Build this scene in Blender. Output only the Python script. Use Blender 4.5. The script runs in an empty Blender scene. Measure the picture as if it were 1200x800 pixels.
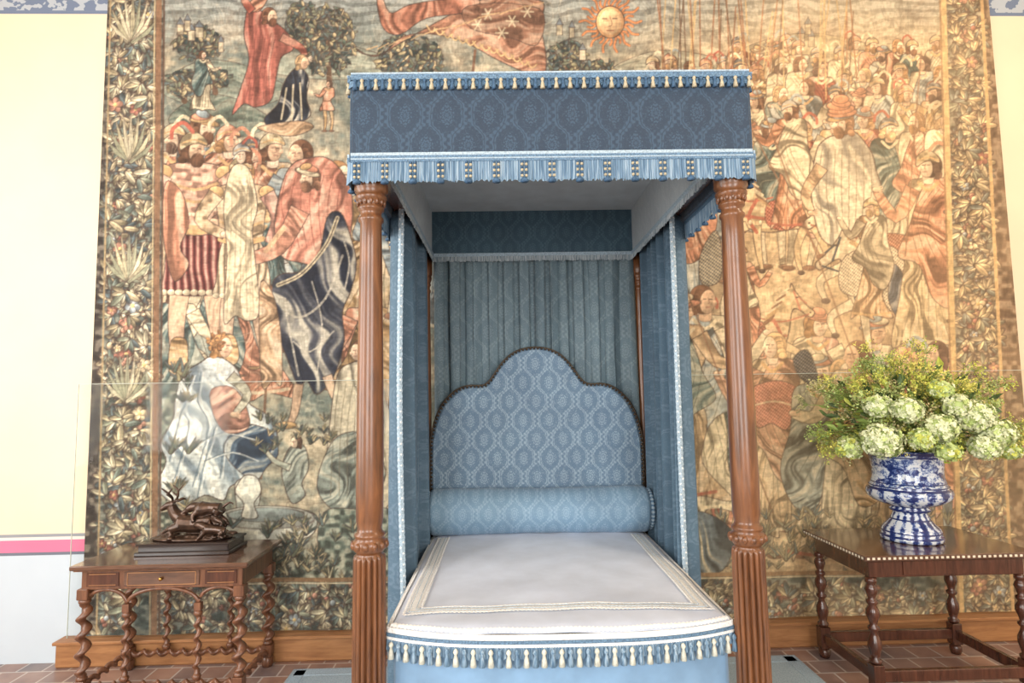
import bpy, bmesh, math, random
import numpy as np
from mathutils import Vector, Matrix
random.seed(7); rng=np.random.default_rng(7)
sc=bpy.context.scene
sc.view_settings.view_transform='Standard'
PI=math.pi
def lin(c):
    out=[]
    for x in c[:3]:
        x=x/255.0
        out.append(x/12.92 if x<=0.04045 else ((x+0.055)/1.055)**2.4)
    return tuple(out)+(1.0,)
# ------------------------------------------------------------------ materials
class NT:
    def __init__(s,name):
        s.m=bpy.data.materials.new(name); s.m.use_nodes=True
        s.n=s.m.node_tree.nodes; s.l=s.m.node_tree.links
        s.b=s.n['Principled BSDF']
    def math(s,op,a,b=None,c=None):
        n=s.n.new('ShaderNodeMath'); n.operation=op
        for i,v in enumerate((a,b,c)):
            if v is None: continue
            if isinstance(v,(int,float)): n.inputs[i].default_value=v
            else: s.l.new(v,n.inputs[i])
        return n.outputs[0]
    def coords(s,kind='Object'):
        t=s.n.new('ShaderNodeTexCoord'); return t.outputs[kind]
    def sep(s,v):
        n=s.n.new('ShaderNodeSeparateXYZ'); s.l.new(v,n.inputs[0]); return n.outputs
    def mapping(s,v,scale=(1,1,1),rot=(0,0,0)):
        n=s.n.new('ShaderNodeMapping'); s.l.new(v,n.inputs[0]); n.inputs['Scale'].default_value=scale; n.inputs['Rotation'].default_value=rot; return n.outputs[0]
    def noise(s,v,scale,detail=3,rough=.5,dist=0):
        n=s.n.new('ShaderNodeTexNoise'); s.l.new(v,n.inputs['Vector']); n.inputs['Scale'].default_value=scale
        n.inputs['Detail'].default_value=detail; n.inputs['Roughness'].default_value=rough; n.inputs['Distortion'].default_value=dist
        return n.outputs['Fac']
    def ramp(s,f,stops):
        n=s.n.new('ShaderNodeValToRGB'); s.l.new(f,n.inputs[0]); e=n.color_ramp.elements
        while len(e)<len(stops): e.new(.5)
        for i,(p,c) in enumerate(stops): e[i].position=p; e[i].color=c
        return n.outputs[0]
    def mix(s,f,a,b,mode='MIX'):
        n=s.n.new('ShaderNodeMix'); n.data_type='RGBA'; n.blend_type=mode
        for i,v in ((0,f),(6,a),(7,b)):
            if isinstance(v,(int,float,tuple)): n.inputs[i].default_value=v
            else: s.l.new(v,n.inputs[i])
        return n.outputs[2]
    def col(s,v):
        if isinstance(v,tuple): s.b.inputs['Base Color'].default_value=v
        else: s.l.new(v,s.b.inputs['Base Color'])
    def bump(s,h,strength=.3,dist=.01):
        n=s.n.new('ShaderNodeBump'); n.inputs['Strength'].default_value=strength; n.inputs['Distance'].default_value=dist
        s.l.new(h,n.inputs['Height']); s.l.new(n.outputs[0],s.b.inputs['Normal'])
    def set(s,**k):
        for a,v in k.items(): s.b.inputs[a.replace('_',' ')].default_value=v
        return s
def simple(name,c,rough=.6,var=.12,scale=20,metal=0.0,bump=0.0,sheen=0.0,stretch=(1,1,1),coat=0):
    t=NT(name); v=t.mapping(t.coords(),stretch)
    f=t.noise(v,scale,4)
    c=lin(c); d=tuple(x*(1-2.2*var) for x in c[:3])+(1,); l=tuple(min(1,x*(1+1.6*var)) for x in c[:3])+(1,)
    t.col(t.ramp(f,[(.3,d),(.7,l)])); t.set(Roughness=rough,Metallic=metal)
    if sheen: t.b.inputs['Sheen Weight'].default_value=sheen
    if coat: t.b.inputs['Coat Weight'].default_value=coat; t.b.inputs['Coat Roughness'].default_value=.08
    if bump: t.bump(f,bump,.004)
    return t.m
def damask(name,c1,c2,axes='XZ',cw=.2,ch=.28,rough=.7,sheen=.15,contrast=1.0):
    t=NT(name); o=t.sep(t.coords()); U0_=o['XYZ'.index(axes[0])]; V0_=o['XYZ'.index(axes[1])]
    wn=t.math('MULTIPLY',t.math('SUBTRACT',t.noise(t.coords(),30,2),.5),.016); wm=t.math('MULTIPLY',t.math('SUBTRACT',t.noise(t.mapping(t.coords(),(1.3,1.3,1.3)),30,2),.5),.012)
    V=t.math('ADD',V0_,wn); U=t.math('ADD',U0_,wm)
    tu=t.math('MULTIPLY',U,2*PI/cw); tv=t.math('MULTIPLY',V,2*PI/ch)
    cu=t.math('COSINE',tu); cv=t.math('COSINE',tv); c2v=t.math('COSINE',t.math('MULTIPLY',tv,2))
    h=t.math('ADD',cu,t.math('ADD',cv,t.math('MULTIPLY',t.math('MULTIPLY',cu,c2v),.35)))
    a=t.math('ABSOLUTE',h)
    leafmod=t.math('MULTIPLY',t.math('SINE',t.math('MULTIPLY',V,2*PI/ch*8)),t.math('MULTIPLY',t.math('SINE',t.math('MULTIPLY',U,2*PI/cw*6)),.20))
    band=t.math('MULTIPLY',t.math('SUBTRACT',t.math('ADD',.34,leafmod),a),5)
    groove=t.math('MULTIPLY',t.math('LESS_THAN',a,.07),.8); band=t.math('SUBTRACT',t.math('MINIMUM',band,1.0),groove)
    v2=t.math('ADD',t.math('DIVIDE',V,ch/2),100.5); row=t.math('FLOOR',v2); par=t.math('MULTIPLY',t.math('MODULO',row,2),.5)
    u2=t.math('ADD',t.math('ADD',t.math('DIVIDE',U,cw),100.5),par)
    du=t.math('MULTIPLY',t.math('SUBTRACT',t.math('FRACT',u2),.5),cw); dv=t.math('MULTIPLY',t.math('SUBTRACT',t.math('FRACT',v2),.5),ch/2)
    r=t.math('SQRT',t.math('ADD',t.math('MULTIPLY',du,du),t.math('MULTIPLY',t.math('MULTIPLY',dv,dv),.6)))
    an=t.math('ARCTAN2',du,dv); c8=t.math('COSINE',t.math('MULTIPLY',an,10)); c3=t.math('COSINE',t.math('MULTIPLY',an,2))
    RR=t.math('ADD',cw*.17,t.math('ADD',t.math('MULTIPLY',c8,cw*.028),t.math('MULTIPLY',c3,cw*.03)))
    inside=t.math('GREATER_THAN',RR,r)
    inner=t.math('SINE',t.math('ADD',t.math('MULTIPLY',r,2*PI/(cw*.075)),t.math('MULTIPLY',c8,1.3)))
    m=t.math('MULTIPLY',t.math('ADD',t.math('MULTIPLY',inner,.6),.45),inside)
    sp=t.noise(t.coords(),70,3,.6,1.5); sp=t.math('MULTIPLY',t.math('SUBTRACT',sp,.54),5)
    f=t.math('MAXIMUM',t.math('MAXIMUM',band,m),sp)
    f=t.math('MULTIPLY',t.math('MINIMUM',t.math('MAXIMUM',f,0),1),contrast)
    n2=t.noise(t.coords(),4,3); n3=t.noise(t.coords(),150,2)
    f=t.math('ADD',f,t.math('MULTIPLY',t.math('SUBTRACT',n3,.5),.5))
    c=t.ramp(f,[(.0,lin(c1)),(1,lin(c2))])
    sh=t.ramp(n2,[(.3,(.82,.82,.84,1)),(.7,(1,1,1,1))])
    c=t.mix(1.0,c,sh,'MULTIPLY')
    t.col(c); t.set(Roughness=rough); t.b.inputs['Sheen Weight'].default_value=sheen
    t.bump(f,.12,.002)
    return t.m
def wood(name,c1,c2,rough=.32,scale=(6,6,.8),coat=.4):
    t=NT(name); v=t.mapping(t.coords(),scale)
    f=t.noise(v,5,5,.55,1.0); g=t.noise(t.mapping(t.coords(),(scale[0]*3,scale[1]*3,scale[2]*3)),7,3)
    f=t.math('ADD',t.math('MULTIPLY',f,.8),t.math('MULTIPLY',g,.2))
    t.col(t.ramp(f,[(.3,lin(c1)),(.7,lin(c2))])); t.set(Roughness=rough); t.b.inputs['Coat Weight'].default_value=coat; t.b.inputs['Coat Roughness'].default_value=.15
    return t.m
M={}
M['post']=wood('post_wood',(78,48,30),(134,86,52),rough=.34,coat=.3)
M['walnut']=wood('walnut_wood',(80,50,36),(132,88,62),rough=.34,coat=.25)
M['dark']=wood('dark_wood',(56,30,22),(98,58,42),rough=.25,coat=.5)
M['tabletop']=wood('polished_top',(70,48,38),(112,80,62),rough=.12,scale=(.8,6,6),coat=.8)
M['floorwood']=wood('oak_trim',(138,92,56),(178,128,82),rough=.5,scale=(.8,6,6),coat=.1)
M['frieze']=damask('velvet_frieze',(36,56,76),(56,80,102),'XZ',.16,.24)
M['friezeS']=damask('velvet_frieze_side',(42,64,84),(62,88,108),'YZ',.16,.24)
M['innerback']=damask('velvet_inner',(54,82,98),(76,104,120),'XZ',.15,.22)
M['liningS']=damask('lining_side',(184,194,198),(204,210,212),'YZ',.16,.22,contrast=.6)
M['lining']=simple('tester_lining',(188,196,200),.8,.05,8)
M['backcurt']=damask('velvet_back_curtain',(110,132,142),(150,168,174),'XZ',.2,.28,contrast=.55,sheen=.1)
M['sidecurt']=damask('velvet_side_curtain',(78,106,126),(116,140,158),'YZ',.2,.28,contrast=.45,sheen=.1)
M['headb']=damask('headboard_damask',(106,134,158),(160,182,198),'XZ',.165,.235,contrast=.95)
M['bolster']=damask('bolster_damask',(124,158,184),(160,188,208),'XZ',.15,.2,contrast=.8)
M['cover']=simple('coverlet_velvet',(200,209,225),.5,.06,6,sheen=.3,bump=.1)
M['skirt']=simple('skirt_velvet',(122,156,188),.65,.08,9,sheen=.3)
M['cream']=simple('cream_braid',(240,240,236),.7,.10,160)
M['paleblue']=simple('pale_blue_braid',(164,184,198),.7,.15,160)
M['bluebraid']=simple('blue_braid',(96,126,152),.7,.25,200)
M['tblue']=simple('tassel_blue',(60,92,122),.7,.15,90)
M['tcream']=simple('tassel_cream',(184,174,148),.7,.12,90)
M['tpale']=simple('tassel_pale',(206,206,192),.7,.1,90)
t=NT('fringe_thread'); o=t.coords(); f=t.noise(t.mapping(o,(1,1,.02)),160,2,.6)
t.col(t.ramp(f,[(.32,lin((76,106,132))),(.5,lin((114,142,166))),(.68,lin((164,184,198)))])); t.set(Roughness=.8); M['fringe']=t.m
t=NT('fringe_thread_gray'); o=t.coords(); f=t.noise(t.mapping(o,(1,1,.02)),160,2,.6)
t.col(t.ramp(f,[(.32,lin((114,134,146))),(.68,lin((196,204,208)))])); t.set(Roughness=.8); M['fringeg']=t.m
M['nail']=simple('nailhead_bronze',(84,72,60),.35,.1,50,metal=.7)
M['brass']=simple('brass',(196,150,80),.3,.1,50,metal=1)
M['bronze']=simple('dark_bronze',(80,60,48),.34,.25,30,metal=.6,coat=.3)
M['ebony']=simple('ebonised_base',(42,32,30),.25,.15,20,coat=.5)
M['white_inlay']=simple('bone_inlay',(226,216,196),.4,.05,40)

# ------------------------------------------------------------------ mesh builder
class MB:
    def __init__(s): s.v=[]; s.f=[]; s.m=[]; s.sm=[]; s.mats=[]
    def mi(s,mat):
        if mat not in s.mats: s.mats.append(mat)
        return s.mats.index(mat)
    def add(s,vs,fs,mat,smooth=True):
        k=len(s.v); i=s.mi(mat); s.v+= [tuple(p) for p in vs]
        for f in fs: s.f.append(tuple(k+a for a in f)); s.m.append(i); s.sm.append(smooth)
    def box(s,c,d,mat,bev=.004,rot=None):
        hx,hy,hz=[q/2 for q in d]; b=min(bev,hx*.45,hy*.45,hz*.45); vs=[];idx={}
        for sx in(-1,1):
            for sy in(-1,1):
                for sz in(-1,1):
                    for k in range(3):
                        p=[sx*hx,sy*hy,sz*hz]
                        for j,(sg,hh) in enumerate(((sx,hx),(sy,hy),(sz,hz))):
                            if j!=k: p[j]=sg*(hh-b)
                        idx[(sx,sy,sz,k)]=len(vs); vs.append(p)
        fs=[]
        for k in range(3):
            a,bb=[j for j in range(3) if j!=k]
            for sg in(-1,1):
                q=[]
                for (p,r) in((-1,-1),(1,-1),(1,1),(-1,1)):
                    t=[0,0,0]; t[k]=sg; t[a]=p; t[bb]=r; q.append(idx[(*t,k)])
                fs.append(q)
            for p in(-1,1):
                for r in(-1,1):
                    t=[0,0,0]; t[a]=p; t[bb]=r
                    t1=t[:];t1[k]=-1;t2=t[:];t2[k]=1
                    fs.append([idx[(*t1,a)],idx[(*t2,a)],idx[(*t2,bb)],idx[(*t1,bb)]])
        for sx in(-1,1):
            for sy in(-1,1):
                for sz in(-1,1): fs.append([idx[(sx,sy,sz,k)] for k in range(3)])
        out=[]
        for p in vs:
            q=Vector(p)
            if rot is not None: q=rot@q
            out.append((q.x+c[0],q.y+c[1],q.z+c[2]))
        s.add(out,fs,mat,False)
    def lathe(s,prof,mat,c=(0,0,0),seg=24,flute=None,rot=None,sx=1):
        vs=[];fs=[];n=len(prof)
        for i,(r,z) in enumerate(prof):
            for j in range(seg):
                a=2*PI*j/seg; rr=r
                if flute and flute[0]<=z<=flute[1]: rr=r*(1-flute[3]*(1-abs(math.sin(flute[2]*a/2))**.6))
                p=Vector((rr*math.cos(a)*sx,rr*math.sin(a),z))
                if rot is not None: p=rot@p
                vs.append((p.x+c[0],p.y+c[1],p.z+c[2]))
        for i in range(n-1):
            for j in range(seg):
                k=(j+1)%seg; fs.append((i*seg+j,i*seg+k,(i+1)*seg+k,(i+1)*seg+j))
        fs.append(tuple(range(seg))[::-1]); fs.append(tuple((n-1)*seg+j for j in range(seg)))
        s.add(vs,fs,mat,True)
    def twist(s,c,z0,z1,r,mat,pitch=.09,seg=14,ph=0):
        n=max(10,int((z1-z0)/.006)); vs=[];fs=[]
        for i in range(n+1):
            z=z0+(z1-z0)*i/n; a0=2*PI*z/pitch+ph; e=min(1,i/4,(n-i)/4)
            ox,oy=.42*r*e*math.cos(a0),.42*r*e*math.sin(a0)
            for j in range(seg):
                a=2*PI*j/seg; vs.append((c[0]+ox+.68*r*math.cos(a),c[1]+oy+.68*r*math.sin(a),z))
        for i in range(n):
            for j in range(seg):
                k=(j+1)%seg; fs.append((i*seg+j,i*seg+k,(i+1)*seg+k,(i+1)*seg+j))
        s.add(vs,fs,mat,True)
    def twisth(s,p0,p1,r,mat,pitch=.08,seg=10):
        p0=Vector(p0);p1=Vector(p1);d=p1-p0;L=d.length;q=d.to_track_quat('Z','Y').to_matrix()
        t=MB(); t.twist((0,0,0),0,L,r,mat,pitch,seg); vs=[p0+q@Vector(v) for v in t.v]; s.add(vs,t.f,mat,True)
    def tube(s,pts,rad,mat,seg=8,cap=True):
        pts=[Vector(p) for p in pts]; n=len(pts)
        if not hasattr(rad,'__len__'): rad=[rad]*n
        vs=[];fs=[];up=Vector((0,0,1))
        for i,p in enumerate(pts):
            d=(pts[min(i+1,n-1)]-pts[max(i-1,0)]).normalized()
            u=up if abs(d.dot(up))<.95 else Vector((1,0,0))
            a=d.cross(u).normalized(); b=d.cross(a).normalized()
            for j in range(seg):
                t=2*PI*j/seg; vs.append(p+(a*math.cos(t)+b*math.sin(t))*rad[i])
        for i in range(n-1):
            for j in range(seg):
                k=(j+1)%seg; fs.append((i*seg+j,i*seg+k,(i+1)*seg+k,(i+1)*seg+j))
        if cap: fs.append(tuple(range(seg))[::-1]); fs.append(tuple((n-1)*seg+j for j in range(seg)))
        s.add(vs,fs,mat,True)
    def ell(s,c,r,mat,seg=10,rings=7,rot=None):
        vs=[];fs=[]
        for i in range(rings+1):
            ph=PI*i/rings
            for j in range(seg):
                a=2*PI*j/seg; p=Vector((r[0]*math.sin(ph)*math.cos(a),r[1]*math.sin(ph)*math.sin(a),r[2]*math.cos(ph)))
                if rot is not None: p=rot@p
                vs.append((p.x+c[0],p.y+c[1],p.z+c[2]))
        for i in range(rings):
            for j in range(seg):
                k=(j+1)%seg; fs.append((i*seg+j,(i+1)*seg+j,(i+1)*seg+k,i*seg+k))
        s.add(vs,fs,mat,True)
    def grid(s,fn,nu,nv,mat):
        vs=[fn(i/nu,j/nv) for j in range(nv+1) for i in range(nu+1)]
        fs=[(j*(nu+1)+i,j*(nu+1)+i+1,(j+1)*(nu+1)+i+1,(j+1)*(nu+1)+i) for j in range(nv) for i in range(nu)]
        s.add(vs,fs,mat,True)
    def obj(s,name,parent=None,loc=(0,0,0),fix=True):
        me=bpy.data.meshes.new(name); me.from_pydata(s.v,[],s.f)
        for m in s.mats: me.materials.append(m)
        me.polygons.foreach_set('material_index',s.m); me.polygons.foreach_set('use_smooth',s.sm)
        if fix:
            bm=bmesh.new(); bm.from_mesh(me); bmesh.ops.recalc_face_normals(bm,faces=bm.faces); bm.to_mesh(me); bm.free()
        me.update(); o=bpy.data.objects.new(name,me); sc.collection.objects.link(o); o.location=loc
        if parent: o.parent=parent
        return o
def empty(name,loc=(0,0,0),rz=0):
    e=bpy.data.objects.new(name,None); sc.collection.objects.link(e); e.location=loc; e.rotation_euler=(0,0,rz); e.empty_display_size=.1; return e
def resample(path,step):
    P=[Vector(p) for p in path]; out=[]; carry=0
    for a,b in zip(P[:-1],P[1:]):
        L=(b-a).length; d=(b-a)/L; x=carry
        while x<L: out.append((a+d*x,d)); x+=step
        carry=x-L
    return out
def fringe(mb,path,ztop,zbot,mat,side=1,step=.0045,amp=.004,off=.0,jit=.006):
    pts=resample(path,step); vs=[];fs=[]
    for i,(p,d) in enumerate(pts):
        n=Vector((d.y,-d.x))*side
        o=off+amp*(1 if i%2 else -1)*.5
        zb=zbot+random.uniform(-jit,jit)
        q=p+n*o; q2=p+n*(o*1.0+random.uniform(0,.006))
        vs+=[(q.x,q.y,ztop),(q.x,q.y,(ztop*2+zbot)/3),(q2.x,q2.y,zb)]
    for i in range(len(pts)-1):
        for k in range(2): fs.append((i*3+k,(i+1)*3+k,(i+1)*3+k+1,i*3+k+1))
    mb.add(vs,fs,mat,False)
def band(mb,path,z0,z1,mat,side=1,off=.004,th=.006):
    for a,b in zip(path[:-1],path[1:]):
        a=Vector(a);b=Vector(b);d=b-a;L=d.length;ang=math.atan2(d.y,d.x);n=Vector((d.y,-d.x)).normalized()*side
        c=(a+b)/2+n*off
        mb.box((c.x,c.y,(z0+z1)/2),(L+.004,th,z1-z0),mat,.001,Matrix.Rotation(ang,3,'Z'))
def tassels(mb,path,z,h,r,step,mats,side=1,off=.008,start=.01):
    pts=resample(path,step)
    for i,(p,d) in enumerate(pts):
        n=Vector((d.y,-d.x))*side; q=p+n*off
        mt=mats[i%len(mats)]
        mb.lathe([(.001,0),(r*.6,-.08*h),(r*.9,-.22*h),(r*.45,-.36*h),(r*.8,-.6*h),(r*1.1,-h)],mt,(q.x,q.y,z),6)

# ------------------------------------------------------------------ room
XL,XR,YB,YW,ZC=-4.6,5.2,-3.2,4.12,5.0
b=MB(); b.box(((XL+XR)/2,(YB+YW)/2,-.05),(XR-XL+.4,YW-YB+.4,.1),None,.001); 
t=NT('terracotta_tiles'); 
br=t.n.new('ShaderNodeTexBrick'); t.l.new(t.mapping(t.coords(),(1,1,1)),br.inputs['Vector'])
br.inputs['Scale'].default_value=1; br.inputs['Brick Width'].default_value=.16; br.inputs['Row Height'].default_value=.16; br.inputs['Mortar Size'].default_value=.006
br.inputs['Color1'].default_value=lin((168,122,100)); br.inputs['Color2'].default_value=lin((104,98,104)); br.inputs['Mortar'].default_value=lin((204,198,192)); br.offset=.5
n=t.noise(t.coords(),6,4); t.col(t.mix(.35,br.outputs['Color'],t.ramp(n,[(.3,lin((110,96,94))),(.7,lin((196,172,156)))]))); t.set(Roughness=.32); M['tile']=t.m
b.mats=[M['tile']]; b.obj('floor')
t=NT('painted_plaster'); z=t.sep(t.coords())[2]; nz=t.noise(t.coords(),3,4); nn=t.noise(t.coords(),30,4)
zz=t.math('DIVIDE',z,5.0)
r=t.ramp(zz,[(0,lin((196,208,218))),(.1355,lin((164,188,210))),(.1362,lin((110,116,130))),(.1378,lin((226,218,214))),(.1392,lin((218,120,152))),(.1532,lin((228,218,210))),(.1590,lin((146,150,156))),(.1602,lin((236,217,188))),(.885,lin((236,217,188))),(.8855,lin((112,126,150)))])
r.node.color_ramp.interpolation='CONSTANT'
wv=t.noise(t.mapping(t.coords(),(1,1,1)),14,2); top=t.math('MULTIPLY',t.math('GREATER_THAN',z,4.46),t.math('GREATER_THAN',wv,.52))
r=t.mix(top,r,lin((176,184,192)))
g=t.ramp(nz,[(.3,(.95,.95,.95,1)),(.7,(1,1,1,1))]); t.col(t.mix(1.0,r,g,'MULTIPLY')); t.set(Roughness=.85); t.bump(nn,.05,.003); M['wall']=t.m
b=MB(); b.box(((XL+XR)/2,YW+.1,ZC/2),(XR-XL+.4,.2,ZC),M['wall'],.001); b.obj('wall_back')
M['plain']=simple('cream_plaster',(240,230,212),.9,.02,3)
def wall_open(name,axis,pos,a0,a1,opens,th=.2):
    b=MB()
    cuts=sorted(opens); cur=a0
    def bx(p0,p1,z0,z1):
        c=(p0+p1)/2; w=p1-p0
        if w<=0 or z1<=z0: return
        if axis=='x': b.box((pos,c,(z0+z1)/2),(th,w,z1-z0),M['plain'],.001)
        else: b.box((c,pos,(z0+z1)/2),(w,th,z1-z0),M['plain'],.001)
    for (p0,p1,z0,z1) in cuts:
        bx(cur,p0,0,ZC); bx(p0,p1,0,z0); bx(p0,p1,z1,ZC); cur=p1
    bx(cur,a1,0,ZC); return b.obj(name)
wall_open('wall_left','x',XL-.1,YB,YW,[(-1.6,.1,.9,4.0),(1.1,2.7,.9,4.0)])
wall_open('wall_right','x',XR+.1,YB,YW,[])
wall_open('wall_front','y',YB-.1,XL,XR,[(-2.6,-.8,.9,4.1),(1.0,2.8,.9,4.1)])
b=MB(); b.box(((XL+XR)/2,(YB+YW)/2,ZC+.05),(XR-XL+.4,YW-YB+.4,.1),M['plain'],.001)
b.obj('ceiling')
b=MB()
for k in range(12): b.box((XL+.5+k*.8,(YB+YW)/2,ZC-.08),(.16,YW-YB-.02,.16),M['floorwood'],.01)
b.obj('trim_1')
def window(name,axis,pos,a0,a1,z0,z1):
    b=MB(); e=empty(name)
    def bx(p,q,w,h):
        if axis=='x': b.box((pos,p,q),(.06,w,h),M['floorwood'],.004)
        else: b.box((p,pos,q),(w,.06,h),M['floorwood'],.004)
    c=(a0+a1)/2; zc=(z0+z1)/2
    for p in (a0+.03,c,a1-.03): bx(p,zc,.06,z1-z0)
    for q in (z0+.03,z0+(z1-z0)/3,z0+2*(z1-z0)/3,z1-.03): bx(c,q,a1-a0,.05)
    b.obj('frame',e)
window('window_1','x',XL-.1,-1.6,.1,.9,4.0); window('window_2','x',XL-.1,1.1,2.7,.9,4.0)
window('window_3','y',YB-.1,-2.6,-.8,.9,4.1); window('window_4','y',YB-.1,1.0,2.8,.9,4.1)
b=MB(); b.box((.55,4.075,.075),(6.75,.09,.15),M['floorwood'],.01); b.box((.55,4.06,.16),(6.75,.12,.02),M['floorwood'],.004); b.obj('baseboard_back')
t=NT('blue_carpet'); n=t.noise(t.coords(),120,2)
t.col(t.ramp(n,[(.3,lin((138,158,172))),(.7,lin((174,190,200)))])); t.set(Roughness=.95); M['rug']=t.m
b=MB(); b.box((.3,2.45,.008),(3.15,2.9,.016),M['rug'],.004)
for xx in(-1.22,1.82): b.box((xx,2.45,.012),(.07,2.86,.012),M['paleblue'],.002)
b.box((.3,3.84,.012),(3.1,.07,.012),M['paleblue'],.002)
b.obj('carpet')

# ------------------------------------------------------------------ camera
H=1.70; FPX=700.0
ps=math.atan(20/700); th=math.atan(60/700); ro=math.radians(.9)
F0=Vector((math.sin(ps),math.cos(ps),0)); R0=Vector((math.cos(ps),-math.sin(ps),0)); Zu=Vector((0,0,1))
F=F0*math.cos(th)+Zu*math.sin(th); Uu=-F0*math.sin(th)+Zu*math.cos(th)
R1=R0*math.cos(ro)-Uu*math.sin(ro); U1=Uu*math.cos(ro)+R0*math.sin(ro)
cd=bpy.data.cameras.new('camera'); cam=bpy.data.objects.new('camera',cd); sc.collection.objects.link(cam)
cd.sensor_width=36; cd.lens=FPX/1200*36; cd.clip_start=.05
mw=Matrix.Identity(4)
for i in range(3): mw[i][0]=R1[i]; mw[i][1]=U1[i]; mw[i][2]=-F[i]
mw[2][3]=H; cam.matrix_world=mw; sc.camera=cam

# ------------------------------------------------------------------ tapestry (woven picture baked into a colour attribute of the cloth mesh)
S=1.35; CU,CV=80,-95; CW,CH=int(1140*S),int(865*S)
UU,VV=np.meshgrid(np.arange(CW)/S+CU,np.arange(CH)/S+CV)
def vn(fx,fy,seed,X=None,Y=None):
    X=UU if X is None else X; Y=VV if Y is None else Y
    g=np.random.default_rng(seed).random((256,256)); x=X/fx+1000; y=Y/fy+1000
    xi=np.floor(x).astype(int);yi=np.floor(y).astype(int); a=x-xi;b_=y-yi; a=a*a*(3-2*a); b_=b_*b_*(3-2*b_)
    xi0=xi%256;xi1=(xi+1)%256;yi0=yi%256;yi1=(yi+1)%256
    return (g[yi0,xi0]*(1-a)+g[yi0,xi1]*a)*(1-b_)+(g[yi1,xi0]*(1-a)+g[yi1,xi1]*a)*b_
w1=(vn(26,26,1)-.5)*34; w2=(vn(30,30,2)-.5)*30
def ridge(X,Y,fx,fy,s,k=.45):
    n=vn(fx,fy,s,X,Y)*(1-k)+vn(fx*.45,fy*.5,s+50,X,Y)*k
    return np.clip((n-.5)*2.5+.5,0,1)
FO={}
FO['v']=ridge(UU+w1,VV+w2,6,40,3)
c4,s4=math.cos(.75),math.sin(.75)
FO['d']=ridge((UU+w1)*c4+(VV+w2)*s4,-(UU+w1)*s4+(VV+w2)*c4,6,34,4)
FO['e']=ridge((UU+w1)*c4-(VV+w2)*s4,(UU+w1)*s4+(VV+w2)*c4,6,34,5)
FO['h']=ridge(VV+w2,UU+w1,6,30,6)
FO['V']=ridge(UU+w1*.5,VV+w2*.7,8,80,13,.4)
c5,s5=math.cos(.45),math.sin(.45)
FO['E']=ridge((UU+w1*.6)*c5-(VV+w2)*s5,(UU+w1)*s5+(VV+w2)*c5,9,75,15,.4)
FO['D']=ridge((UU+w1*.6)*c5+(VV+w2)*s5,-(UU+w1)*s5+(VV+w2)*c5,9,75,16,.4)
FO['s']=.5+.5*np.sin((UU+w1*.15)*2*PI/8)
FO['c']=.5+.5*np.sin(UU*1.5)*np.sin(VV*1.5+np.floor(UU/2.1))
FO['n']=np.clip((vn(6,5,8)-.5)*2.4+.5,0,1)
FO['0']=np.full_like(UU,.5)
def C(r,g,b): return np.array([r,g,b])/255.0
DK=C(76,60,54); CR=C(238,222,190)
IMG=np.zeros((CH,CW,3))
def smo(pts,n=5,closed=True):
    P=np.array(pts,float); N=len(P); out=[]
    rg=range(N) if closed else range(N-1)
    for i in rg:
        if closed: p0,p1,p2,p3=P[(i-1)%N],P[i],P[(i+1)%N],P[(i+2)%N]
        else: p0,p1,p2,p3=P[max(i-1,0)],P[i],P[i+1],P[min(i+2,N-1)]
        for k in range(n):
            t=k/n; out.append(.5*((2*p1)+(-p0+p2)*t+(2*p0-5*p1+4*p2-p3)*t*t+(-p0+3*p1-3*p2+p3)*t**3))
    if not closed: out.append(P[-1])
    return np.array(out)
def seg(a,b,w,col,al=.8,w2=None):
    ax,ay=(a[0]-CU)*S,(a[1]-CV)*S; bx,by=(b[0]-CU)*S,(b[1]-CV)*S; w=w*S/2; w2=w if w2 is None else w2*S/2; m=max(w,w2)+1.5
    x0=max(0,int(min(ax,bx)-m));x1=min(CW,int(max(ax,bx)+m)+1);y0=max(0,int(min(ay,by)-m));y1=min(CH,int(max(ay,by)+m)+1)
    if x1<=x0 or y1<=y0: return
    X=np.arange(x0,x1)[None,:];Y=np.arange(y0,y1)[:,None]; dx,dy=bx-ax,by-ay; L=dx*dx+dy*dy+1e-6
    t=np.clip(((X-ax)*dx+(Y-ay)*dy)/L,0,1); d=np.hypot(X-ax-t*dx,Y-ay-t*dy); k=np.clip(w+(w2-w)*t-d+.5,0,1)[...,None]*al
    IMG[y0:y1,x0:x1]=IMG[y0:y1,x0:x1]*(1-k)+col*k
def line(pts,w,col,al=.8,sm=True):
    P=smo(pts,4,False) if sm and len(pts)>2 else pts
    for a,b in zip(P[:-1],P[1:]): seg(a,b,w,col,al)
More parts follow.
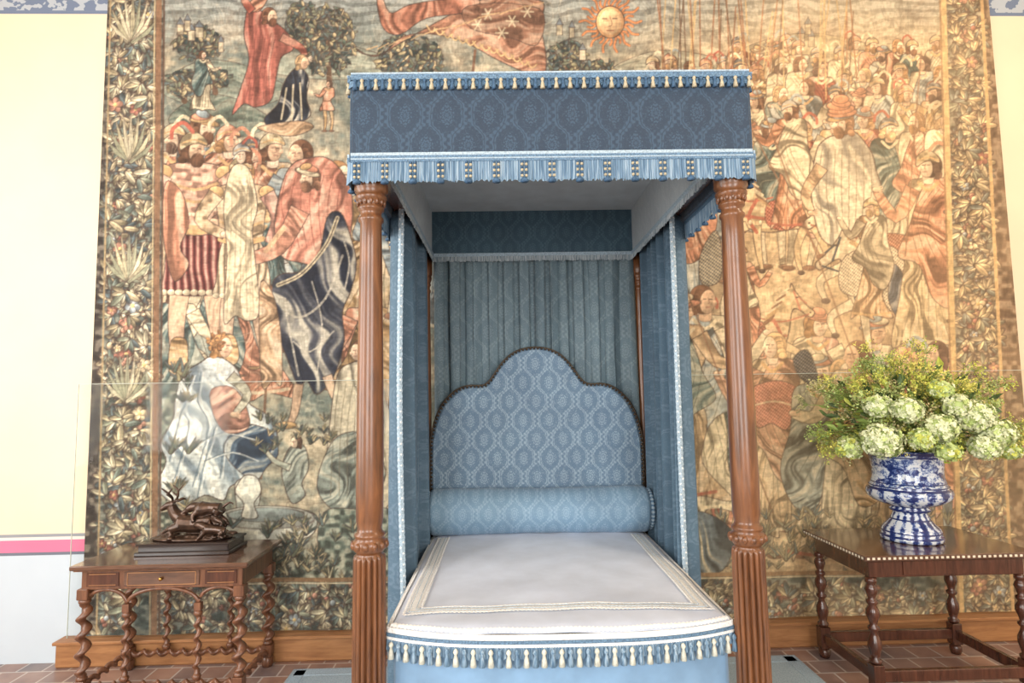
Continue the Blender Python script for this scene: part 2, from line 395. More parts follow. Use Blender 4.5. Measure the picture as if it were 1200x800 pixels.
def poly(pts,col,fold='v',amp=.8,out=1.1,sm=True,al=1.0,dark=None,light=None,oc=None):
    P=smo(pts) if sm else np.array(pts,float)
    Q=(P-np.array([CU,CV]))*S
    x0=max(0,int(Q[:,0].min()));x1=min(CW,int(Q[:,0].max())+2);y0=max(0,int(Q[:,1].min()));y1=min(CH,int(Q[:,1].max())+2)
    if x1<=x0 or y1<=y0: return
    ins=np.zeros((y1-y0,x1-x0),bool); X=np.arange(x0,x1)[None,:]
    for i in range(len(Q)):
        (ax,ay),(bx,by)=Q[i],Q[(i+1)%len(Q)]
        if ay==by: continue
        lo,hi=(ay,by) if ay<by else (by,ay)
        r0=max(y0,int(math.ceil(lo)));r1=min(y1,int(math.ceil(hi)))
        if r1<=r0: continue
        rr=np.arange(r0,r1); xi=ax+(rr-ay)*(bx-ax)/(by-ay)
        ins[r0-y0:r1-y0]^=(X<xi[:,None])
    f=FO[fold][y0:y1,x0:x1][...,None]; dark=col*.5+DK*.12 if dark is None else dark; light=col*.45+CR*.55 if light is None else light
    lo=np.clip((.5-f)*2*amp,0,1); hi=np.clip((f-.5)*2*amp,0,1)
    cc=col*(1-lo-hi)+dark*lo+light*hi
    k=ins[...,None]*al; IMG[y0:y1,x0:x1]=IMG[y0:y1,x0:x1]*(1-k)+cc*k
    if out: 
        oc=DK if oc is None else oc
        for i in range(len(P)): seg(P[i],P[(i+1)%len(P)],out,oc,.7)
def el(cx,cy,rx,ry,ang,col,al=1.0,out=0,shade=.3):
    x=(cx-CU)*S;y=(cy-CV)*S; rx*=S; ry*=S; m=max(rx,ry)+2
    x0=max(0,int(x-m));x1=min(CW,int(x+m)+1);y0=max(0,int(y-m));y1=min(CH,int(y+m)+1)
    if x1<=x0 or y1<=y0: return
    X=np.arange(x0,x1)[None,:]-x;Y=np.arange(y0,y1)[:,None]-y; c,s=math.cos(ang),math.sin(ang)
    a=(X*c+Y*s)/rx; b_=(-X*s+Y*c)/ry; d=np.sqrt(a*a+b_*b_)
    if out:
        k=np.clip((1-d)*min(rx,ry)+out*S+.5,0,1)[...,None]*.75*al; IMG[y0:y1,x0:x1]=IMG[y0:y1,x0:x1]*(1-k)+DK*k
    k=np.clip((1-d)*min(rx,ry)+.5,0,1)[...,None]*al
    cc=col*(1+shade*np.clip(-a*.5-b_*.6,-1,1))[...,None]
    IMG[y0:y1,x0:x1]=IMG[y0:y1,x0:x1]*(1-k)+np.clip(cc,0,1)*k
R=random.Random(11)
def rc(pal,v=.06):
    c=pal[R.randrange(len(pal))]; return np.clip(c*(1+R.uniform(-v,v)),0,1)
g1=vn(60,40,20); g2=vn(18,12,21); g3=vn(6,5,22)
mixn=np.clip((g1*.4+g2*.35+g3*.25-.34)*2.8,0,1)[...,None]
L1,L2=C(112,120,110),C(202,184,152); Rr1,Rr2=C(174,146,112),C(228,202,158)
wr=np.clip((UU-620)/260,0,1)[...,None]
IMG[:]=(L1*(1-wr)+Rr1*wr)*(1-mixn)+(L2*(1-wr)+Rr2*wr)*mixn
sk=np.clip((70-VV)/60,0,1)[...,None]; skc=C(166,172,166)*(1-.25*(np.sin(VV*.55+w1*.2)[...,None]>.3))
IMG[:]=IMG*(1-sk*.8)+skc*sk*.8
PG=[C(62,76,74),C(84,98,86),C(114,118,96),C(150,142,106),C(92,106,104),C(190,172,130)]
BRN_=C(110,84,66)
def tree(cx,cy,rx,ry,n,pal=PG):
    poly([(cx-rx,cy),(cx-rx*.8,cy-ry*.5),(cx-rx*.3,cy-ry*1.05),(cx+rx*.3,cy-ry*.8),(cx+rx*.9,cy-ry*.7),(cx+rx*.9,cy),(cx+rx*.5,cy+ry*.9),(cx-rx*.1,cy+ry*.6),(cx-rx*.7,cy+ry*.8)],C(60,72,70),'n',.5,0)
    seg((cx,cy),(cx+2,cy+ry*1.5),5,BRN_,1,7)
    for i in range(n):
        a=R.uniform(0,6.28);q=math.sqrt(R.random())*1.08; x=cx+rx*q*math.cos(a); y=cy+ry*q*math.sin(a)
        c=rc(pal); el(x,y,R.uniform(2.4,5),R.uniform(1.1,2),R.uniform(0,3.14),c,1,.6)
for (x0,y0,w,hh,c) in [(190,70,150,40,C(130,140,124)),(300,50,180,30,C(150,156,138)),(600,70,170,30,C(132,142,134)),(720,60,160,24,C(170,164,138)),(860,40,200,30,C(180,166,132)),(200,110,120,36,C(104,116,102))]:
    poly([(x0,y0+hh),(x0+w*.15,y0+hh*.3),(x0+w*.4,y0),(x0+w*.7,y0+hh*.25),(x0+w,y0+hh),(x0+w*.5,y0+hh*1.5)],c,'h',.5,.8)
tree(385,50,30,40,240); tree(480,72,36,30,200); tree(664,70,22,20,120); tree(702,84,18,13,90); tree(232,52,26,20,110); tree(355,30,18,26,90); tree(215,98,20,14,80); tree(250,90,18,12,60)
for k in range(12):
    x=R.choice([R.uniform(200,270),R.uniform(640,770),R.uniform(860,990)]);y=R.uniform(20,60); w=R.uniform(5,9); poly([(x,y),(x+w,y),(x+w,y+12),(x,y+12)],C(206,190,156),'n',.5,.8,False); poly([(x-1,y),(x+w/2,y-8),(x+w+1,y)],C(116,124,128),'0',0,.8,False)
SK=[C(224,190,156),C(212,174,140),C(232,202,170)]; RED=C(176,92,74); SAL=C(208,140,108); BLU=C(96,112,124); PBL=C(156,168,168); DKB=C(52,58,70); CRM=C(224,206,168); OCH=C(198,158,108); TEA=C(92,112,108); PNK=C(200,148,128); BRN=C(130,94,72)
HAIR=[C(110,76,56),C(168,124,82),C(88,66,54),C(192,156,112)]
def head(x,y,r,d=1,hair=None,hat=None,beard=False):
    sk_=rc(SK,.03); hair=rc(HAIR) if hair is None else hair
    el(x-d*r*.25,y-r*.1,r*.95,r*1.05,0,hair,1,.7)
    for k in range(5): el(x-d*r*(.5+.1*k),y-r*.5+k*r*.32,r*.36,r*.28,R.uniform(0,3),hair*R.uniform(.8,1.2),1,.3)
    el(x+d*r*.18,y+r*.08,r*.56,r*.88,d*.12,sk_,1,.4)
    el(x+d*r*.7,y+r*.18,r*.17,r*.2,0,sk_)
    if beard:
        for k in range(4): el(x+d*r*(.05+.12*k),y+r*(.75+.1*(k%2)),r*.3,r*.5,d*.3,hair*R.uniform(.85,1.15),1,.3)
    seg((x+d*r*.30,y-r*.12),(x+d*r*.5,y-r*.1),max(.8,r*.1),DK,.85)
    seg((x-d*r*.12,y-r*.12),(x+d*r*.06,y-r*.12),max(.8,r*.09),DK,.7)
    line([(x+d*r*.2,y-r*.22),(x+d*r*.32,y+r*.15),(x+d*r*.2,y+r*.2)],max(.6,r*.05),C(140,96,76),.7)
    if not beard: seg((x+d*r*.08,y+r*.48),(x+d*r*.38,y+r*.46),max(.7,r*.08),C(150,84,70),.7)
    if hat=='h':
        c=rc([C(188,166,126),C(148,148,144),SAL,C(204,180,136)])
        poly([(x-r*1.05,y),(x-r*.95,y-r*.9),(x-r*.1,y-r*1.45),(x+r*.75,y-r*1.0),(x+r*1.0,y-r*.35),(x+r*.3,y-r*.5),(x-r*.4,y-r*.35)],c,'n',.8,.9)
        line([(x-d*r*.1,y-r*1.4),(x-d*r*.8,y-r*2.1),(x-d*r*1.6,y-r*1.6),(x-d*r*1.7,y-r*.9)],r*.3,rc([RED,CRM,SAL,PBL]),.9)
        line([(x-r*.9,y-r*.5),(x,y-r*.8),(x+r*.9,y-r*.5)],r*.14,OCH,.9)
    if hat=='t':
        for k in range(4): el(x+R.uniform(-.3,.3)*r,y-r*(.6+.2*k),r*(1.15-.2*k),r*.3,R.uniform(-.3,.3),rc([SAL,SAL,CRM,OCH,PBL]),1,.7)
def limb(p,w0,w1_,col,fold='h',amp=.7):
    P=smo(p,4,False); L=[];Q=[]
    for i in range(len(P)):
        d=P[min(i+1,len(P)-1)]-P[max(i-1,0)]; n=np.array([-d[1],d[0]])/(np.hypot(*d)+1e-6); w=w0+(w1_-w0)*i/(len(P)-1)
        L.append(P[i]+n*w/2);Q.append(P[i]-n*w/2)
    poly(L+Q[::-1],col,fold,amp,1,False)
def hand(x,y,r):
    c=rc(SK,.03); el(x,y,r,r*.7,.3,c,1,.6)
    for k in range(4): line([(x,y),(x+r*1.8*math.cos(-.6+k*.35),y+r*1.8*math.sin(-.6+k*.35))],r*.35,c,1,False)
def fig(x,y,h,robe,over=None,d=1,hat=None,beard=False,arm=1):
    r=h/17.; sh=y+r*2.5
    j=lambda a: R.uniform(-a,a)*h
    lean=R.uniform(-.05,.05)*h
    tunic=R.random()<.4
    if tunic:
        hose=rc([RED,PBL,OCH,CRM,TEA])
        for q in (-.05,.06):
            limb([(x+q*h+lean,y+.5*h),(x+q*1.3*h+j(.02),y+.74*h),(x+q*1.2*h+j(.03),y+.96*h)],.08*h,.035*h,hose,'v'); el(x+q*1.2*h+d*.02*h,y+.975*h,.04*h,.016*h,0,BRN,1,.6)
        poly([(x-.10*h,sh),(x-.04*h,sh-.02*h),(x+.04*h,sh-.02*h),(x+.10*h,sh),(x+.11*h,sh+.15*h),(x+.075*h+lean,sh+.24*h),(x+.15*h+lean,y+.56*h),(x+.05*h+lean,y+.6*h+j(.02)),(x-.05*h+lean,y+.57*h),(x-.15*h+lean,y+.57*h),(x-.075*h+lean,sh+.24*h),(x-.11*h,sh+.15*h)],robe,'v',.95,1.1)
        line([(x-.08*h+lean,sh+.235*h),(x+lean,sh+.25*h),(x+.08*h+lean,sh+.235*h)],.02*h,rc([OCH,BRN,CRM]),.95)
    else:
        poly([(x-.10*h,sh),(x-.04*h,sh-.02*h),(x+.04*h,sh-.02*h),(x+.10*h,sh),(x+.11*h,sh+.14*h),(x+.08*h+lean,sh+.26*h),(x+.13*h+lean,y+.6*h),(x+.12*h+j(.04),y+.8*h),(x+.2*h+j(.05),y+.98*h),(x+.05*h+j(.03),y+.96*h),(x+j(.03),y+h),(x-.1*h,y+.95*h),(x-.18*h+j(.05),y+.98*h),(x-.12*h+j(.03),y+.7*h),(x-.085*h+lean,sh+.26*h),(x-.12*h,sh+.13*h)],robe,'v',.95,1.1)
        for k in range(7):
            q=-.09+.03*k; line([(x+q*.6*h+lean,sh+.3*h),(x+q*h+j(.02),y+.7*h),(x+q*1.5*h+j(.02),y+.94*h)],.9,robe*.45,.55)
        line([(x-.16*h,y+.94*h),(x,y+.96*h),(x+.16*h,y+.94*h)],.012*h+1,rc([OCH,CRM,RED]),.7)
    if over is not None:
        poly([(x-d*.12*h,sh),(x,sh-.01*h),(x+d*.06*h,sh+.10*h),(x+d*.10*h,sh+.22*h),(x+d*.16*h,sh+.36*h+j(.03)),(x+d*.05*h,sh+.42*h),(x-d*.02*h,sh+.56*h+j(.05)),(x-d*.12*h,sh+.6*h+j(.05)),(x-d*.19*h,sh+.4*h),(x-d*.14*h,sh+.2*h)],over,'d' if d>0 else 'e',1.0,1.1)
        for k in range(4): line([(x-d*(.09-.03*k)*h,sh+.03*h),(x+d*(.0+.03*k)*h,sh+.2*h),(x-d*(.12-.05*k)*h,sh+.45*h)],.9,over*.45,.55)
    line([(x-.05*h,sh+.0*h),(x,sh+.04*h),(x+.05*h,sh)],.014*h+.6,rc([OCH,CRM]),.9)
    sk_=rc(SK,.03); poly([(x-r*.3,y+r*1.3),(x+r*.3,y+r*1.3),(x+r*.45,sh),(x-r*.45,sh)],sk_,'0',0,.5)
    head(x,y+r*1.1,r,d,None,hat,beard)
    if arm:
        ex,ey=x+d*.17*h,sh+.17*h+j(.03); hx,hy=ex+d*.1*h,ey-.08*h+j(.08)
        limb([(x+d*.08*h,sh+.03*h),(ex,ey),(hx,hy)],.085*h,.04*h,over if over is not None and R.random()<.5 else robe); hand(hx,hy,.018*h)
def horse(x,y,L,col,d=1,harn=None):
    poly([(x-.5*L*d,y-.05*L),(x-.38*L*d,y-.2*L),(x,y-.13*L),(x+.26*L*d,y-.22*L),(x+.38*L*d,y-.5*L),(x+.5*L*d,y-.63*L),(x+.53*L*d,y-.7*L),(x+.58*L*d,y-.6*L),(x+.72*L*d,y-.42*L),(x+.82*L*d,y-.33*L),(x+.77*L*d,y-.26*L),(x+.62*L*d,y-.36*L),(x+.54*L*d,y-.34*L),(x+.5*L*d,y-.08*L),(x+.42*L*d,y+.12*L),(x+.15*L*d,y+.18*L),(x-.2*L*d,y+.14*L),(x-.42*L*d,y+.2*L),(x-.52*L*d,y+.1*L)],col,'n',.4,1.5)
    for (a,b1,c1,e1) in ((.42,.66,.24,.44),(.3,.28,.36,.66),(-.4,-.54,.4,.7),(-.3,-.2,.38,.68)):
        limb([(x+a*L*d,y+.1*L),(x+b1*L*d,y+c1*L),(x+(b1-.05)*L*d,y+e1*L)],.12*L,.045*L,col,'v',.4); el(x+(b1-.05)*L*d,y+e1*L,.045*L,.03*L,0,DK,.9)
    line([(x-.5*L*d,y-.02*L),(x-.62*L*d,y+.1*L),(x-.6*L*d,y+.4*L)],.07*L,col*.8,.95)
    harn=RED if harn is None else harn
    line([(x+.3*L*d,y-.22*L),(x+.4*L*d,y),(x+.3*L*d,y+.18*L)],.045*L,harn,.9); line([(x-.47*L*d,y),(x-.1*L*d,y+.04*L),(x+.46*L*d,y-.02*L)],.04*L,harn,.85)
    for k in range(7): el(x+(-.4+.13*k)*L*d,y+.06*L,.022*L,.03*L,0,CRM,.9,.5)
    poly([(x-.22*L*d,y-.18*L),(x+.14*L*d,y-.2*L),(x+.18*L*d,y+.06*L),(x-.02*L*d,y+.16*L),(x-.24*L*d,y+.06*L)],harn,'c',.8,1.1)
    line([(x+.56*L*d,y-.6*L),(x+.64*L*d,y-.36*L)],.025*L,harn,.9); line([(x+.62*L*d,y-.52*L),(x+.72*L*d,y-.44*L)],.02*L,harn,.9); line([(x+.75*L*d,y-.3*L),(x+.4*L*d,y-.2*L),(x+.1*L*d,y-.25*L)],.02*L,harn,.9)
    for k in range(10): line([(x+(.50-.025*k)*L*d,y-(.64-.045*k)*L),(x+(.40-.03*k)*L*d,y-(.58-.05*k)*L)],.025*L,rc([CRM,BRN,C(180,144,100)]),.9)
    el(x+.6*L*d,y-.52*L,.016*L,.012*L,0,DK); el(x+.77*L*d,y-.32*L,.012*L,.01*L,0,DK)
def plant(x,y,h,pal=PG):
    for k in range(9):
        a=-PI/2+R.uniform(-1.1,1.1); l=h*R.uniform(.6,1); c=rc(pal); ex,ey=x+l*math.cos(a),y+l*math.sin(a)
        seg((x,y),(ex,ey),h*.22+1,DK,.7,1.4); seg((x,y),(ex,ey),h*.18,c,1,.6)
RP=[CRM,OCH,SAL,C(214,184,138),C(194,154,114),C(168,168,154),PNK,C(222,204,166),CRM]
for row,(yy,hh) in enumerate([(50,120),(75,135),(102,150),(135,175)]):
    for x in range(770,1112,19+row*5):
        fig(x+R.uniform(-6,6),yy+R.uniform(-10,10)+ (18 if x<860 else 0),hh,rc(RP),rc([SAL,CRM,OCH,TEA,PBL,RED,CRM]),R.choice([-1,1]),R.choice(['h','h','t',None]),R.random()<.3,R.random()<.5)
for k in range(40):
    x=R.uniform(765,1000); line([(x,R.uniform(-60,20)),(x+R.uniform(-14,14),R.uniform(70,120))],1.5,rc([C(150,96,66),C(206,172,118),C(110,84,66)]),.9,False)
for x,yy,hh in [(205,150,220),(240,135,240),(268,150,230),(296,165,250),(320,160,240),(350,165,250),(400,190,270),(440,200,270),(455,140,260),(300,230,240),(430,330,240),(250,300,200),(210,330,200)]:
    fig(x,yy,hh,rc([CRM,C(204,176,134),SAL,C(188,158,122),PBL]),rc([PBL,SAL,TEA,PNK,OCH]),R.choice([-1,1]),R.choice(['h','t',None]),R.random()<.3)
for x in range(480,800,24):
    fig(x+R.uniform(-8,8),R.uniform(100,170),240,rc([CRM,SAL,PBL,OCH]),rc([TEA,SAL,CRM]),R.choice([-1,1]),R.choice(['h','t',None]))
for x in range(786,1110,34):
    fig(x+R.uniform(-8,8),R.uniform(330,440),230,rc(RP),rc([TEA,SAL,CRM,PBL,OCH]),R.choice([-1,1]),R.choice(['h','t',None]),R.random()<.3)
# fine drawing lines over the crowd and ground (before the principal figures)
X1,Y1_=UU+w1*.9,VV+w2*.9
ink=np.zeros_like(UU)
for sc_,sd in ((9,61),(15,62),(6,63)):
    n_=vn(sc_,sc_*1.8,sd,X1,Y1_); ink=np.maximum(ink,np.exp(-((n_-.5)/.035)**2))
gate=np.clip((vn(34,34,64)-.38)*4,0,1)
ik=(ink*gate*.26)[...,None]; IMG[:]=IMG*(1-ik)+C(104,84,68)*ik
n_=vn(7,12,66,X1+9,Y1_); hl=(np.exp(-((n_-.5)/.04)**2)*np.clip((vn(30,30,67)-.4)*4,0,1)*.3)[...,None]; IMG[:]=IMG*(1-hl)+C(234,216,182)*hl
# banner
poly([(418,58),(440,66),(470,50),(520,22),(560,2),(600,0),(636,2),(634,30),(640,66),(636,90),(612,84),(580,70),(540,48),(500,40),(470,44),(450,62),(428,64)],C(182,126,98),'h',.7,1.4)
poly([(444,-20),(456,14),(480,6),(520,0),(560,0),(552,14),(500,22),(470,40),(450,34),(442,6)],C(188,120,94),'E',.9,1.2)
poly([(548,8),(632,10),(630,52),(600,46),(552,34)],C(158,112,88),'h',.6,1)
for sx,sy in((572,18),(600,26),(588,40),(618,14),(560,30)):
    for k in range(6): line([(sx,sy),(sx+7*math.cos(k*1.05),sy+7*math.sin(k*1.05))],1.8,CRM,.8,False)
for k in range(14): line([(500+9*k,30+3.2*k),(506+9*k,38+3.2*k),(512+9*k,34+3.2*k)],1.6,C(216,180,126),.9)
for k in range(16): line([(430+13*k,58-3.4*k+R.uniform(-3,3)),(442+13*k,54-3.4*k)],1.6,C(216,176,126),.8,False)
line([(557,60),(552,104)],3,BRN,1,False)
# sun
for k in range(28):
    a=k*2*PI/28; L=36 if k%2==0 else 27; wob=.16 if k%2 else -.12
    pts=[(715+14*math.cos(a),26+14*math.sin(a)),(715+.55*L*math.cos(a+wob),26+.55*L*math.sin(a+wob)),(715+.8*L*math.cos(a-wob*.5),26+.8*L*math.sin(a-wob*.5)),(715+L*math.cos(a),26+L*math.sin(a))]
    line(pts,3.2,BRN,.7); line(pts,2.1,C(222,140,86),1)
el(715,26,16,18,0,C(218,160,108),1,1.2); el(715,26,13,15,0,C(228,184,134),1,0); seg((706,22),(711,22),1.4,DK);seg((718,22),(723,22),1.4,DK);line([(715,20),(717,29),(713,31)],.9,BRN);seg((711,36),(719,36),1.2,C(150,80,60))
# red cloaked figure (top left) + kneeling
poly([(292,6),(304,12),(322,26),(338,40),(344,58),(330,68),(324,92),(318,118),(300,126),(286,122),(272,134),(282,104),(292,70),(286,40)],C(184,104,88),'V',.8,1.4)
poly([(290,8),(306,-12),(312,-36),(322,-30),(318,-8),(304,14)],SAL,'d',.8,1.1); head(318,20,9,1,C(120,80,60),None,True)
limb([(330,44),(352,56),(358,66)],10,7,RED); hand(360,70,3.4); limb([(296,14),(286,-4),(300,-24)],10,7,RED)
for k in range(5): line([(300+6*k,40),(296+5*k,80),(288+7*k,116)],1,C(110,56,50),.6)
poly([(342,84),(352,80),(362,92),(360,116),(364,136),(346,146),(320,150),(310,140),(326,122),(332,100)],DKB,'v',1.0,1.3,light=C(222,210,184)); head(356,74,8,1)
for a,b_ in(((336,104),(330,140)),((344,100),(342,144)),((352,98),(354,140))): line([a,b_],2,CRM,.8)
poly([(302,150),(350,142),(368,150),(340,160)],C(184,148,112),'h',.6,1)
fig(238,60,70,CRM,TEA,1); fig(386,96,60,SAL,None,-1)
def soldier(x,y,h,d,arm,skirt):
    limb([(x-.05*h,y+.62*h),(x-.07*h,y+.8*h),(x-.06*h,y+.98*h)],.085*h,.045*h,rc(SK),'v',.3); limb([(x+.07*h,y+.62*h),(x+.09*h,y+.8*h),(x+.12*h,y+.98*h)],.085*h,.045*h,rc(SK),'v',.3)
    for q in(-.06,.12): poly([(x+(q-.03)*h,y+.86*h),(x+(q+.03)*h,y+.86*h),(x+(q+.04)*h,y+.98*h),(x+(q+.09*d)*h,y+1.0*h),(x+(q-.03)*h,y+1.0*h)],OCH,'h',.8,1)
    poly([(x-.08*h,y+.4*h),(x+.08*h,y+.4*h),(x+.14*h,y+.62*h),(x+.12*h,y+.66*h),(x,y+.68*h),(x-.13*h,y+.66*h),(x-.12*h,y+.6*h)],skirt,'s',1.0,1.2)
    for k in range(9): el(x+(-.12+.03*k)*h,y+.665*h,.015*h,.012*h,0,CRM,.9,.5)
    poly([(x-.12*h,y+.17*h),(x-.04*h,y+.14*h),(x+.04*h,y+.14*h),(x+.12*h,y+.17*h),(x+.11*h,y+.3*h),(x+.08*h,y+.42*h),(x-.08*h,y+.42*h),(x-.11*h,y+.3*h)],arm,'n',.7,1.3)
    for k in range(4): line([(x-.1*h,y+(.22+.05*k)*h),(x,y+(.25+.05*k)*h),(x+.1*h,y+(.22+.05*k)*h)],.012*h,rc([OCH,arm*.5,CRM]),.8)
    line([(x-.1*h,y+.4*h),(x,y+.42*h),(x+.1*h,y+.4*h)],.025*h,OCH,1)
    for s_ in(-1,1): el(x+s_*.12*h,y+.18*h,.035*h,.028*h,0,rc([OCH,PBL]),1,.8)
    limb([(x+d*.12*h,y+.19*h),(x+d*.19*h,y+.31*h),(x+d*.08*h,y+.38*h)],.075*h,.045*h,arm,'n',.7); hand(x+d*.08*h,y+.38*h,.02*h)
    limb([(x-d*.12*h,y+.19*h),(x-d*.17*h,y+.3*h),(x-d*.13*h,y+.42*h)],.075*h,.045*h,PNK,'v')
    head(x,y+.09*h,.052*h,d,None,'h',True)
soldier(228,150,290,1,C(202,152,126),C(136,68,64))
soldier(283,180,250,-1,C(194,162,124),C(206,178,142))
poly([(196,214),(214,226),(222,262),(212,290),(222,310),(206,330),(196,300),(192,260)],SAL,'V',.8,1.2)
# man with dark toga
poly([(332,212),(344,192),(360,186),(384,186),(404,206),(414,240),(408,300),(400,330),(360,310),(330,300),(322,262)],C(204,134,110),'D',.9,1.4)
for k in range(7): line([(336+11*k,206),(330+11*k,240),(342+9*k,290)],1.1,C(130,72,60),.6)
poly([(384,256),(400,250),(412,280),(418,310),(412,340),(402,366),(404,400),(392,440),(372,462),(360,446),(350,452),(338,424),(322,380),(318,340),(328,322),(356,318),(374,300)],C(70,72,80),'E',1.0,1.5,dark=C(38,42,54),light=C(186,178,158))
line([(396,256),(386,282),(372,302),(352,322),(326,334)],5,C(206,190,154),.85); line([(396,256),(386,282),(372,302),(352,322),(326,334)],1.2,DK,.85)
for p,w_ in (([(334,350),(338,380),(350,440)],2.4),([(366,330),(378,380),(372,440)],1.6),([(404,284),(410,310),(402,350)],2),([(330,360),(352,372),(382,350),(402,300)],2.6),([(344,400),(364,412),(392,388)],1.8)): line(p,w_,C(200,190,168),.7)
limb([(352,246),(326,290),(286,306),(272,314)],24,9,C(204,142,114),'h'); hand(268,314,4.5); line([(332,268),(312,294)],6,C(220,182,138),.8)
head(362,210,12,-1,C(140,100,76),'t',True)
limb([(350,450),(346,480),(340,496)],12,7,rc(SK),'v',.3); limb([(384,440),(392,462),(400,474)],12,7,rc(SK),'v',.3); el(336,498,11,4,0,OCH,1,.8); el(404,478,10,4,.3,OCH,1,.8)
poly([(272,196),(292,198),(302,240),(296,270),(300,310),(304,366),(290,376),(276,370),(262,376),(266,300),(262,240)],C(216,196,158),'v',.7,1.2); head(284,182,10,-1,None,'h')
for k in range(5): line([(272+6*k,220),(270+6*k,290),(266+8*k,366)],1,C(140,118,90),.6)
line([(318,336),(306,560)],3,BRN,.9,False)
poly([(306,330),(322,350),(330,400),(330,450),(320,446),(308,454),(304,400)],C(194,156,118),'v',1,1.1)
poly([(196,588),(188,560),(184,520),(192,480),(210,440),(196,600)],C(112,120,104),'n',.7,0)
# seated woman in pale blue robe
poly([(236,424),(246,418),(262,420),(280,436),(290,470),(318,490),(324,520),(300,545),(292,560),(270,570),(262,586),(240,580),(214,592),(186,572),(196,540),(190,520),(204,490),(206,470),(214,440)],C(184,190,186),'E',.9,1.6,dark=C(112,126,134),light=C(238,234,218))
poly([(280,500),(300,498),(320,508),(326,532),(312,548),(300,562),(276,548),(262,524)],C(88,106,122),'d',1,1.2,dark=C(46,58,74))
poly([(246,460),(260,452),(276,456),(288,474),(292,500),(268,508),(252,490)],C(192,136,114),'d',.9,1.1)
for p in ([(226,440),(216,480),(222,500),(206,560)],[(236,436),(232,470),(244,500),(226,570)],[(252,500),(238,550),(232,582)],[(262,520),(258,560)],[(214,480),(200,540)],[(232,520),(260,508),(300,516)],[(240,540),(270,530),(300,540)]):
    line(p,1.4,C(84,100,110),.75); line([(a+3,b_) for a,b_ in p],1.4,C(244,238,222),.6)
head(262,406,13,1,C(180,132,84)); limb([(270,440),(290,462),(276,484)],14,7,C(190,184,160)); hand(274,486,4.5)
for k in range(26): el(254+R.uniform(-10,8),398+R.uniform(-10,12),2.6,1.6,R.uniform(0,3),rc([C(186,134,84),C(140,96,62)]),1,.4)
# fountain, basin, putto
poly([(276,566),(296,560),(306,572),(304,604),(330,606),(360,600),(372,606),(366,626),(330,640),(280,638),(254,622),(250,604),(276,600)],C(206,204,188),'h',.6,1.5,dark=C(130,134,124))
el(312,606,56,13,0,C(196,196,180),.85,1.2); el(312,603,44,8,0,C(146,156,150),.9,.8); poly([(282,562),(290,556),(302,560),(306,576),(298,590),(302,606),(284,606),(286,590),(276,576)],C(218,214,196),'v',.6,1.3)
poly([(330,552),(336,530),(346,520),(358,524),(362,548),(354,566),(358,580),(344,590),(336,578)],C(164,170,156),'d',.9,1.3)
head(346,518,7,-1); limb([(340,548),(322,540),(312,528)],8,4,C(176,178,158))
poly([(396,440),(410,426),(430,424),(446,440),(452,470),(462,500),(466,570),(440,606),(424,596),(404,600),(384,560),(388,490)],C(210,196,166),'V',.9,1.3); head(420,412,11,-1)
poly([(388,520),(410,506),(430,512),(452,550),(442,580),(430,600),(396,600),(372,570)],C(148,156,144),'d',1,1.2)
for k in range(8): line([(398+8*k,450),(392+8*k,500),(388+10*k,580)],1,C(120,106,86),.6)
poly([(380,600),(420,596),(460,600),(464,660),(420,668),(376,650)],C(118,130,116),'n',.8,1)
poly([(190,600),(250,626),(300,640),(380,644),(460,640),(460,690),(190,690)],C(118,126,110),'n',.9,0)
for k in range(90): plant(R.uniform(195,465),R.uniform(610,678),R.uniform(9,20),PG+[C(200,188,150)])
for k in range(14): plant(R.uniform(195,225),R.uniform(430,600),R.uniform(12,22))
for k in range(22): plant(R.uniform(300,400),R.uniform(490,530),R.uniform(7,14))
# right: riders and figures
horse(915,255,95,C(220,190,144),-1); fig(925,120,150,C(204,136,100),CRM,-1,'h',True)
horse(1040,300,120,C(226,208,170),-1,C(162,100,76)); 
poly([(955,180),(966,164),(982,158),(1000,154),(1020,178),(1026,200),(1032,226),(1020,262),(1004,270),(990,290),(962,280),(950,230)],C(218,206,176),'E',.9,1.6,dark=C(136,130,118)); head(985,146,13,-1,C(150,110,80),'t',True)
for k in range(8): line([(962+8*k,176),(958+9*k,220),(966+7*k,272)],1,C(120,104,84),.65)
for k in range(5): el(985+R.uniform(-4,4),133-4*k,17-2*k,5,R.uniform(-.2,.2),C(210,140,104),1,.8)
limb([(962,196),(944,226),(950,248)],16,8,C(212,174,134)); hand(950,250,4)
horse(1045,345,110,C(226,208,172),-1,DKB)
poly([(990,300),(1040,288),(1060,310),(1070,350),(1062,372),(1020,352),(984,340)],C(220,204,170),'c',1.0,1.3,dark=C(96,88,84))
poly([(1046,310),(1062,330),(1076,366),(1082,408),(1066,410),(1054,380),(1040,350)],C(88,94,104),'v',1,1.2)
fig(1020,235,140,C(198,158,118),C(186,172,142),-1,'h',True)
fig(1088,180,230,C(216,190,146),C(208,142,108),-1,'h')
horse(880,395,90,C(214,184,140),1,C(184,110,88)); fig(868,290,130,SAL,CRM,1,'h')
fig(826,335,270,C(216,200,164),PBL,1,None,False); fig(800,350,240,C(200,168,128),TEA,1,'t'); fig(905,390,240,C(214,184,142),C(200,148,118),-1,None)
poly([(868,470),(884,452),(916,446),(940,460),(944,490),(930,494),(920,504),(904,496),(886,500)],C(192,112,94),'c',.7,1.3,light=C(226,186,156)); line([(872,478),(908,470),(942,480)],2,CRM,.8)
poly([(820,300),(838,270),(846,300),(842,330),(822,332)],C(150,142,122),'c',1.0,1.2,dark=DKB)
fig(960,420,240,C(210,186,146),C(150,160,152),1,'t',True); fig(1000,400,260,CRM,OCH,-1); fig(1060,410,250,C(202,170,130),PBL,-1,'h'); fig(1095,400,240,C(206,180,138),SAL,-1)
